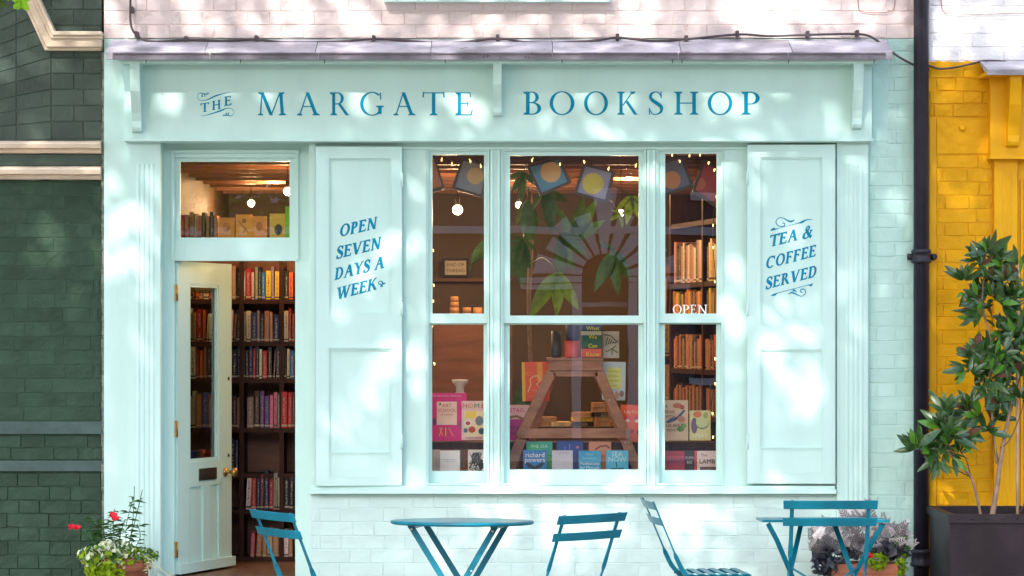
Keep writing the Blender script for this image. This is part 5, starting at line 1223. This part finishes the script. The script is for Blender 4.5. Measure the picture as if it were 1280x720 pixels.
obj('silver_foliage', bm, [M_silver, mat('dusky_leaf', (.22, .20, .21, 1), .7, .2, 12)], tp)['kind'] = 'stuff'
bm = NB(); foliage(bm, P(1036, 698, y2-.08), 110, .10, .08, .08, .055, 31); foliage(bm, P(1070, 692, y2-.08), 60, .12, .06, .03, .05, 32); foliage(bm, P(1112, 688, y2-.1), 90, .09, .06, .05, .07, 33, 1, 1.1); foliage(bm, P(1030, 708, y2-.1), 90, .07, .06, .06, .05, 34)
obj('purple_foliage', bm, M_purple, tp)['kind'] = 'stuff'
bm = NB(); foliage(bm, P(1098, 702, y2-.15), 120, .06, .03, .05, .028, 41); foliage(bm, P(1127, 708, y2-.12), 130, .03, .04, .10, .034, 42, 1); obj('lime_foliage', bm, M_ivy2, tp)['kind'] = 'stuff'
bm = NB(); foliage(bm, P(1126, 695, y2-.1), 60, .05, .04, .12, .05, 44); obj('green_foliage', bm, M_ivy, tp)['kind'] = 'stuff'
flower(1085, 690, y2-.16, .03, tp); flower(1087, 692, y2-.16, .03, tp)
# square planter
pl = thing('square_planter', 'large black square planter against the yellow front', 'planter', (2.72, -.52, 0))
x0, x1, ya, ybk, zt2 = X(1187.5, -.9), 3.10, -.9, -.14, Z(643, -.9)
bm = NB(); tpr = .045
def taper(px_, py_, pz_): return Vector((px_, py_, pz_))
vb = [(x0+tpr*.2, ya+tpr, 0), (x1-tpr, ya+tpr, 0), (x1-tpr, ybk-tpr, 0), (x0+tpr*.2, ybk-tpr, 0)]; vt = [(x0, ya, zt2-.045), (x1, ya, zt2-.045), (x1, ybk, zt2-.045), (x0, ybk, zt2-.045)]
B_ = [bm.verts.new(v) for v in vb]; T__ = [bm.verts.new(v) for v in vt]; bm.faces.new(B_[::-1])
for i in range(4): bm.faces.new((B_[i], B_[(i+1) % 4], T__[(i+1) % 4], T__[i]))
obj('planter_body', bm, M_plantr, pl, bevel=.004)
bm = NB(); g_ = .012
for q in ((x0-g_, ya-g_, x1+g_, ya+.03), (x0-g_, ybk-.03, x1+g_, ybk+g_), (x0-g_, ya+.03, x0+.03, ybk-.03), (x1-.03, ya+.03, x1+g_, ybk-.03)): box(bm, q[0], q[1], zt2-.046, q[2], q[3], zt2)
obj('rim', bm, M_plantr, pl, bevel=.003)
for i in range(9):
    bm = NB(); lathe(bm, [(.006, 0), (.006, .003), (.002, .005)], (x0+.04+i*.08, ya-g_, zt2-.022), 8, axis='Y'); obj('rivet', bm, M_plantr, pl)
bm = NB(); box(bm, x0+.031, ya+.031, zt2-.2, x1-.031, ybk-.031, zt2-.07); obj('soil', bm, M_soil, pl)
# magnolia
ym = -.5
mg = thing('magnolia_shrub', 'glossy leaved shrub with bare pale stems growing in the black planter', 'shrub', P(1240, 640, ym))
def branch(pts, r0_, r1_, m, nm='branch'):
    q = smooth_path([P(a, b, ym+c_) for a, b, c_ in pts], 5); n = len(q); bm = NB(); tube(bm, q, [(r0_+(r1_-r0_)*i/(n-1))*.8 for i in range(n)], 7); return obj(nm, bm, m, mg)
branch([(1237, 665, 0), (1241, 640, 0), (1246, 610, 0), (1250, 580, .0), (1256, 545, .0), (1262, 515, 0), (1266, 490, .02)], .021, .011, M_stem, 'trunk')
branch([(1250, 588, 0), (1244, 560, .02), (1240, 530, .04), (1232, 500, .03), (1228, 470, .0), (1222, 450, .0)], .010, .005, M_twig)
branch([(1229, 665, 0), (1225, 640, 0), (1218, 610, -.02), (1212, 594, -.03), (1198, 580, -.05), (1185, 565, -.06), (1178, 548, -.06), (1172, 530, -.05)], .011, .005, M_stem, 'trunk')
branch([(1213, 596, -.03), (1190, 585, -.06), (1168, 578, -.08), (1152, 565, -.1), (1146, 556, -.1)], .005, .003, M_twig)
branch([(1196, 578, -.05), (1186, 555, -.08), (1184, 535, -.1), (1180, 515, -.1)], .006, .003, M_twig)
branch([(1214, 598, -.03), (1208, 575, 0), (1200, 562, .02), (1206, 540, .02), (1222, 520, 0)], .005, .003, M_twig)
branch([(1237, 470, 0), (1240, 440, 0), (1238, 420, 0), (1232, 400, 0), (1228, 375, 0), (1230, 345, 0), (1232, 320, 0)], .009, .005, M_stem)
branch([(1236, 440, 0), (1244, 420, 0), (1256, 400, -.02), (1270, 385, -.02), (1285, 375, -.02)], .006, .004, M_twig)
branch([(1262, 520, 0), (1270, 490, 0), (1276, 460, .02), (1270, 430, .02)], .007, .004, M_twig)
branch([(1250, 560, 0), (1262, 550, -.02), (1275, 520, -.02), (1280, 500, -.02)], .005, .003, M_twig)
branch([(1230, 345, 0), (1220, 335, 0), (1205, 348, -.02), (1202, 335, -.03)], .005, .003, M_twig)
branch([(1238, 440, 0), (1238, 480, .02), (1240, 520, .02), (1246, 580, 0)], .007, .008, M_stem)
branch([(1228, 372, 0), (1216, 364, -.02), (1206, 362, -.04)], .004, .003, M_twig)
branch([(1275, 640, .02), (1290, 610, .0)], .004, .003, M_twig)
bm = NB(); tube(bm, [P(1272, 660, ym+.05), P(1271.5, 500, ym+.08), P(1273, 330, ym+.12)], .009, 6); o = obj('bamboo_cane', bm, M_cane); tag(o, 'pale bamboo cane standing upright in the planter', 'cane')
ML = [leaf_mesh('leaf', 1, .33, M_mag, .14, .30, 8, .85), leaf_mesh('leaf', 1, .29, M_mag, .25, .4, 8, .85), leaf_mesh('leaf', 1, .33, M_mag2, .1, .2, 7, .85), leaf_mesh('leaf', 1, .30, M_magb, .15, .3, 6, .85)]
rr = random.Random(5)
XL = NB(); LEAFN = [0]
def rosette(px, py, dy, n, L_, ux=0, uz=1, uy=-.25, fresh=.22, rust=.12):
    c_ = P(px, py, ym+dy); up_ = Vector((ux, uy, uz)).normalized(); a_ = up_.cross(Vector((0, 1, .3))).normalized(); b_ = up_.cross(a_)
    n = int(n*1.1+.5)
    for i in range(n):
        th = 2.399*i+rr.uniform(-.3, .3); el = .15+1.15*(i/n)+rr.uniform(-.1, .15)   # inner leaves upright
        d = up_*math.cos(el)+(a_*math.cos(th)+b_*math.sin(th))*math.sin(el)
        v = rr.random(); me = ML[2] if v < fresh else (ML[3] if v < fresh+rust and i < n*.5 else ML[rr.randrange(2)])
        LEAFN[0] += 1; o = put_leaf(me, mg, c_+d*.012, d, rr.uniform(-1.2, 1.2), L_*rr.uniform(.6, 1.1)*(.8+.35*i/n))
        if LEAFN[0] > 290:
            mx_ = Matrix.LocRotScale(o.location, o.rotation_euler, o.scale); nf = len(XL.faces); tmp = me.copy(); tmp.transform(mx_); XL.from_mesh(tmp); bpy.data.meshes.remove(tmp); XL.faces.ensure_lookup_table()
            for f in XL.faces[nf:]: f.material_index = ML.index(me)-1 if ML.index(me) > 0 else 0
            bpy.data.objects.remove(o)
for q in ((1146, 562, -.1, 9, .15, -.4, .8), (1160, 560, -.08, 6, .14, .2, -.3), (1178, 535, -.06, 10, .16, -.2, 1), (1186, 545, -.12, 9, .15, .3, .3), (1180, 515, -.1, 8, .14, .1, 1), (1205, 352, -.03, 10, .14, -.1, 1), (1206, 364, -.04, 3, .10, -.3, -.8),
          (1232, 318, 0, 10, .15, -.1, 1), (1244, 325, .02, 9, .15, .6, .7), (1252, 345, .02, 8, .15, .7, .3), (1238, 352, -.03, 7, .14, .0, .3), (1222, 372, -.02, 5, .13, -.7, .3), (1228, 388, -.03, 6, .15, -.9, .1), (1254, 385, -.02, 8, .15, .5, .3),
          (1270, 372, -.02, 8, .15, .3, .8), (1218, 448, 0, 10, .16, -.3, 1), (1208, 462, -.03, 7, .14, -.8, -.2), (1248, 452, -.04, 9, .16, .1, .9), (1260, 440, 0, 8, .15, .5, .6), (1240, 475, -.05, 6, .14, 0, -.6), (1272, 468, 0, 9, .15, .3, .8),
          (1262, 488, -.03, 6, .15, -.2, -.3), (1225, 520, -.02, 7, .14, -.4, .1), (1276, 500, -.02, 8, .15, .4, .3), (1276, 420, .0, 8, .15, .2, .9), (1216, 400, -.0, 3, .12, -.8, -.1), (1200, 548, -.06, 6, .15, .8, .2), (1172, 575, -.1, 5, .14, -.1, -.8), (1190, 570, -.08, 4, .14, .5, -.7), (1246, 412, .02, 5, .13, .2, .6)):
    rosette(q[0], q[1], q[2], q[3], q[4]*.95, q[5], q[6])
for i in range(80):
    q = rr.choice(((1232, 330), (1250, 360), (1225, 380), (1256, 400), (1222, 450), (1250, 455), (1272, 440), (1270, 480), (1245, 490), (1228, 520), (1180, 530), (1172, 550), (1190, 560), (1208, 545), (1276, 405), (1262, 345)))
    rosette(q[0]+rr.uniform(-18, 16), q[1]+rr.uniform(-20, 20), rr.uniform(-.1, .12), 5, .12, rr.uniform(-.8, .8), rr.uniform(-.3, 1))
oo = obj('foliage', XL, [M_mag, M_mag2, M_magb], mg, world=False); oo['kind'] = 'stuff'

# ================================================================ STREET TREE (casts the dappled shade)
tree = thing('street_tree', 'leafy street tree whose bright leaves poke into the top left corner', 'tree', (-4.9, -5.4, 0))
bm = NB(); q = smooth_path([(-4.9, -5.4, 0), (-4.8, -5.4, 1.6), (-4.6, -5.3, 3.2), (-4.0, -5.2, 4.8), (-3.3, -5.1, 6.4), (-2.6, -5.0, 8)], 5); tube(bm, q, [.24-.17*i/(len(q)-1) for i in range(len(q))], 12); obj('trunk', bm, M_bark, tree)
rt = random.Random(21)
for i in range(14):
    s = Vector((-4.6+.12*i, -5.25, 3.2+.34*i)); e = s+Vector((rt.uniform(-3.5, 5.5), rt.uniform(-1.8, 1.8), rt.uniform(.4, 2.4))); e.z = max(e.z, 4.6); bm = NB(); q = smooth_path([s, (s+e)/2+Vector((0, 0, .3)), e], 4)
    tube(bm, q, [.07-.055*k/(len(q)-1) for k in range(len(q))], 7); obj('limb', bm, M_bark, tree)
# gaps in the crown: where sun patches land on the fronts (photo pixels: x, y, rx, ry)
GAPS = [(150, 330, 30, 45), (172, 250, 34, 26), (195, 300, 12, 14), (60, 300, 26, 22), (100, 345, 18, 14), (105, 70, 20, 10), (180, 130, 10, 36), (232, 112, 26, 11), (222, 148, 14, 8), (300, 116, 14, 8), (470, 112, 10, 6), (560, 138, 26, 12), (588, 160, 20, 8), (862, 128, 24, 11), (888, 152, 16, 8), (940, 150, 16, 8),
        (476, 322, 26, 34), (460, 352, 16, 14), (500, 448, 26, 16), (470, 500, 22, 18), (438, 538, 18, 11), (462, 470, 16, 8), (398, 300, 6, 26), (395, 510, 5, 46), (388, 400, 8, 24), (366, 320, 14, 7),
        (518, 602, 20, 12), (614, 350, 10, 34), (610, 520, 14, 52), (622, 440, 8, 22), (640, 598, 26, 9), (700, 645, 90, 34), (780, 600, 50, 14), (815, 560, 16, 30), (818, 470, 10, 34), (812, 330, 9, 26), (812, 230, 8, 12), (914, 400, 14, 40), (908, 232, 9, 20), (910, 330, 9, 16), (930, 480, 16, 24), (860, 660, 36, 18),
        (1002, 412, 34, 18), (972, 452, 26, 26), (1000, 478, 20, 12), (1018, 505, 12, 10), (1005, 520, 9, 7), (1066, 370, 12, 36), (955, 205, 14, 10), (1010, 215, 10, 8), (1062, 520, 10, 12), (1190, 628, 22, 10), (1120, 250, 12, 8), (1100, 500, 8, 14),
        (170, 12, 26, 12), (260, 20, 24, 20), (420, 25, 60, 12), (640, 30, 40, 14), (720, 8, 60, 10), (820, 24, 40, 16), (970, 20, 50, 16), (1075, 25, 20, 12), (1200, 30, 30, 14), (1262, 52, 16, 12), (1190, 110, 12, 10), (330, 640, 16, 30), (740, 655, 50, 20), (20, 80, 16, 8), (30, 180, 20, 4), (560, 690, 30, 14), (1225, 560, 16, 14), (540, 640, 14, 10), (960, 610, 30, 8), (150, 690, 26, 16), (1060, 670, 40, 14)]
gaps = [((X(a), Z(b)), S(rx), S(ry)) for a, b, rx, ry in GAPS]
def lit(p, s):
    t_ = p.y/(-SUNV.y)*-1   # walk down the sun ray to the plane of the fronts
    k_ = (-p.y)/(-SUNV.y); hx_ = p.x-SUNV.x*k_; hz_ = p.z-SUNV.z*k_
    for (gx, gz), rx, ry in gaps:
        wob = .82+.9*noise.noise(Vector((hx_*7+hz_*3, hz_*7, gx)))+.35*noise.noise(Vector((hx_*21, hz_*21, gz)))
        if ((hx_-gx)/(rx*wob+s))**2+((hz_-gz)/(ry*wob+s))**2 < 1.5: return noise.noise(Vector(((hx_*.8+hz_*.6)*6, (hx_*.6-hz_*.8)*15, 5))) > -.12
    return False
verts, faces = [], []
ctrs = [(Vector((-2.1, -5.2, 6.9)), Vector((5.2, 2.1, 2.55))), (Vector((2.2, -5.6, 6.6)), Vector((3.2, 1.9, 2.3))), (Vector((-5.8, -5.4, 6.4)), Vector((2.8, 1.9, 2.3))), (Vector((-1.0, -4.0, 5.2)), Vector((4.2, 1.0, 1.3)))]
cnt = 0; nmax = 40000
while cnt < nmax:
    c_, s_ = rt.choices(ctrs, weights=(46, 16, 12, 14))[0]
    p = Vector((rt.uniform(-1, 1), rt.uniform(-1, 1), rt.uniform(-1, 1)))
    if p.x**4+p.y**4+p.z**4 > 1: continue
    p = Vector((c_.x+p.x*s_.x, c_.y+p.y*s_.y, c_.z+p.z*s_.z))
    if p.z < 1.68+.1193*(p.y+D)+.35: continue
    cnt += 1
    if lit(p, .03): continue
    s = rt.uniform(.08, .16); u = Vector((rt.gauss(0, 1), rt.gauss(0, 1), rt.gauss(0, .6))).normalized(); v = u.cross(Vector((rt.gauss(0, .5), rt.gauss(0, .5), 1))).normalized()
    b = len(verts); verts += [p-u*s*.5, p-v*s*.4, p+u*s*.5, p+v*s*.4]; faces.append((b, b+1, b+2, b+3))
me = bpy.data.meshes.new('crown'); me.from_pydata(verts, [], faces); me.materials.append(M_leafT); o = bpy.data.objects.new('crown', me); link(o, tree); o.location = -tree.location; o['kind'] = 'stuff'
# the twig that dips into the corner of the picture
yl = -3.2
bm = NB(); tube(bm, smooth_path([(-3.2, -4.6, 5.0), P(-10, -60, yl-.2), P(4, -25, yl), P(16, -6, yl)], 5), .006, 5); obj('twig', bm, M_twig, tree)
def lobed(px, py, s, rot, m):
    pts = []; c_ = P(px, py, yl)
    for k in range(20):
        a = 2*PI*k/20; rr_ = s*(.62+.38*abs(math.cos(a*2.5))); pts.append(c_+Vector((rr_*math.cos(a+rot), .03*math.sin(a*3), rr_*math.sin(a+rot))))
    bm = NB(); cc = bm.verts.new(c_); vs = [bm.verts.new(p) for p in pts]
    for k in range(20): bm.faces.new((cc, vs[k], vs[(k+1) % 20]))
    obj('leaf', bm, m, tree)
lobed(27, 1, .05, .3, M_leafB); lobed(16, -10, .05, 1.3, M_leafB); lobed(-2, 2, .04, .8, M_leafT)

# ================================================================ ACROSS THE STREET (seen only as reflections)
ob = thing('opposite_building', 'brown building with a stone arched doorway mirrored in the window', 'building', (0, -30, 0))
yo = -30.0
sR = F/(D-yo)     # px per metre of the mirror image
def XR(px): return (px-640)/sR
def ZR(py): return H-(py-420)/sR
cx0, zsp = XR(756), ZR(345); ro, ri = 1.18, .38
bm = NB()
box(bm, -16, yo-.5, 0, cx0-ri, yo, 7.6); box(bm, cx0+ri, yo-.5, 0, 16, yo, 7.6)
box(bm, cx0-ri, yo-.5, zsp+ri, cx0+ri, yo, 7.6)
obj('wall', bm, M_opp, ob)
bm = NB()
n = 10
for i in range(n):
    a0, a1 = PI*i/n, PI*(i+1)/n
    poly(bm, [(cx0+ri*math.cos(a0), yo+.001, zsp+ri*math.sin(a0)), (cx0+ri*math.cos(a0), yo+.001, zsp+ri*1.02), (cx0+ri*math.cos(a1), yo+.001, zsp+ri*1.02), (cx0+ri*math.cos(a1), yo+.001, zsp+ri*math.sin(a1))])
obj('spandrel', bm, M_opp, ob)
for i in range(9):
    a0, a1 = PI*i/9+.045, PI*(i+1)/9-.045; R1 = ro*(1.0 if i != 4 else 1.22)*(.92 if i % 2 else 1)
    bm = NB(); dpt = .12 if i != 4 else .2
    prism(bm, [(cx0+ri*math.cos(a0), yo+.002, zsp+ri*math.sin(a0)), (cx0+R1*math.cos(a0), yo+.002, zsp+R1*math.sin(a0)), (cx0+R1*math.cos(a1), yo+.002, zsp+R1*math.sin(a1)), (cx0+ri*math.cos(a1), yo+.002, zsp+ri*math.sin(a1))], (0, dpt, 0)); bmesh.ops.recalc_face_normals(bm, faces=bm.faces); obj('voussoir', bm, M_oppst, ob, bevel=.01)
for s in (-1, 1):
    bm = NB(); xa = cx0+s*ri; xb = cx0+s*(ri+.16); box(bm, min(xa, xb), yo+.002, 0, max(xa, xb), yo+.1, zsp-.1); obj('jamb', bm, M_oppst, ob, bevel=.01)
    bm = NB(); xb = cx0+s*(ri+1.0); box(bm, min(xa, xb), yo+.002, zsp-.09, max(xa, xb), yo+.16, zsp+.0); box(bm, min(xa, xb), yo+.002, zsp-.2, max(xa, xb), yo+.12, zsp-.11); obj('impost', bm, M_oppst, ob, bevel=.01)
bm = NB(); box(bm, cx0-ri, yo-.49, 0, cx0+ri, yo-.45, zsp+ri); obj('door', bm, M_dark, ob)
bm = NB(); box(bm, cx0-ri, yo-.44, zsp-.5, cx0+ri, yo-.38, zsp-.42); obj('door_transom', bm, M_oppst, ob)
for zz, zh in ((3.35, .12), (5.6, .18)):
    bm = NB(); box(bm, -15.9, yo+.001, zz, 15.9, yo+.14, zz+zh); obj('string_course', bm, M_oppst, ob)
for px in (-260, -120, 20, 175, 330, 480, 905, 1060, 1210, 1370, 1510):
    for z0, z1 in ((1.0, 2.9), (4.0, 5.4)):
        x = XR(px); bm = NB(); box(bm, x-.45, yo+.002, z0, x+.45, yo+.03, z1); wv = obj('window', bm, M_dark, ob)
        bm = NB(); box(bm, x-.55, yo+.002, z0-.12, x+.55, yo+.12, z0-.002); obj('window_sill', bm, M_oppst, wv)
bm = NB(); box(bm, -16, yo-6, 0, 16, yo-.501, 7.2); obj('building_body', bm, M_opp, ob)

ft = thing('far_tree', 'tree across the street, seen only mirrored in the glass over the door', 'tree', (-5.2, -23.5, 0))
bm = NB(); tube(bm, smooth_path([(-5.2, -23.5, 0), (-5.1, -23.5, 2), (-4.8, -23.4, 4.2), (-4.6, -23.4, 6)], 4), [.16-.009*i for i in range(13)], 10); obj('trunk', bm, M_bark, ft)
bm = NB(); rf = random.Random(4)
for i in range(5000):
    while True:
        p = Vector((rf.uniform(-1, 1), rf.uniform(-1, 1), rf.uniform(-1, 1)))
        if p.length < 1 and noise.noise(p*2.2) > -.12: break
    p = Vector((-4.4+p.x*3.0, -23.4+p.y*2, 5.2+p.z*2.3)); s_ = rf.uniform(.09, .2); u = Vector((rf.gauss(0, 1), rf.gauss(0, 1), rf.gauss(0, .7))).normalized(); v = u.orthogonal().normalized()
    poly(bm, [p-u*s_*.5, p-v*s_*.4, p+u*s_*.5, p+v*s_*.4])
obj('crown', bm, M_leafT, ft)['kind'] = 'stuff'
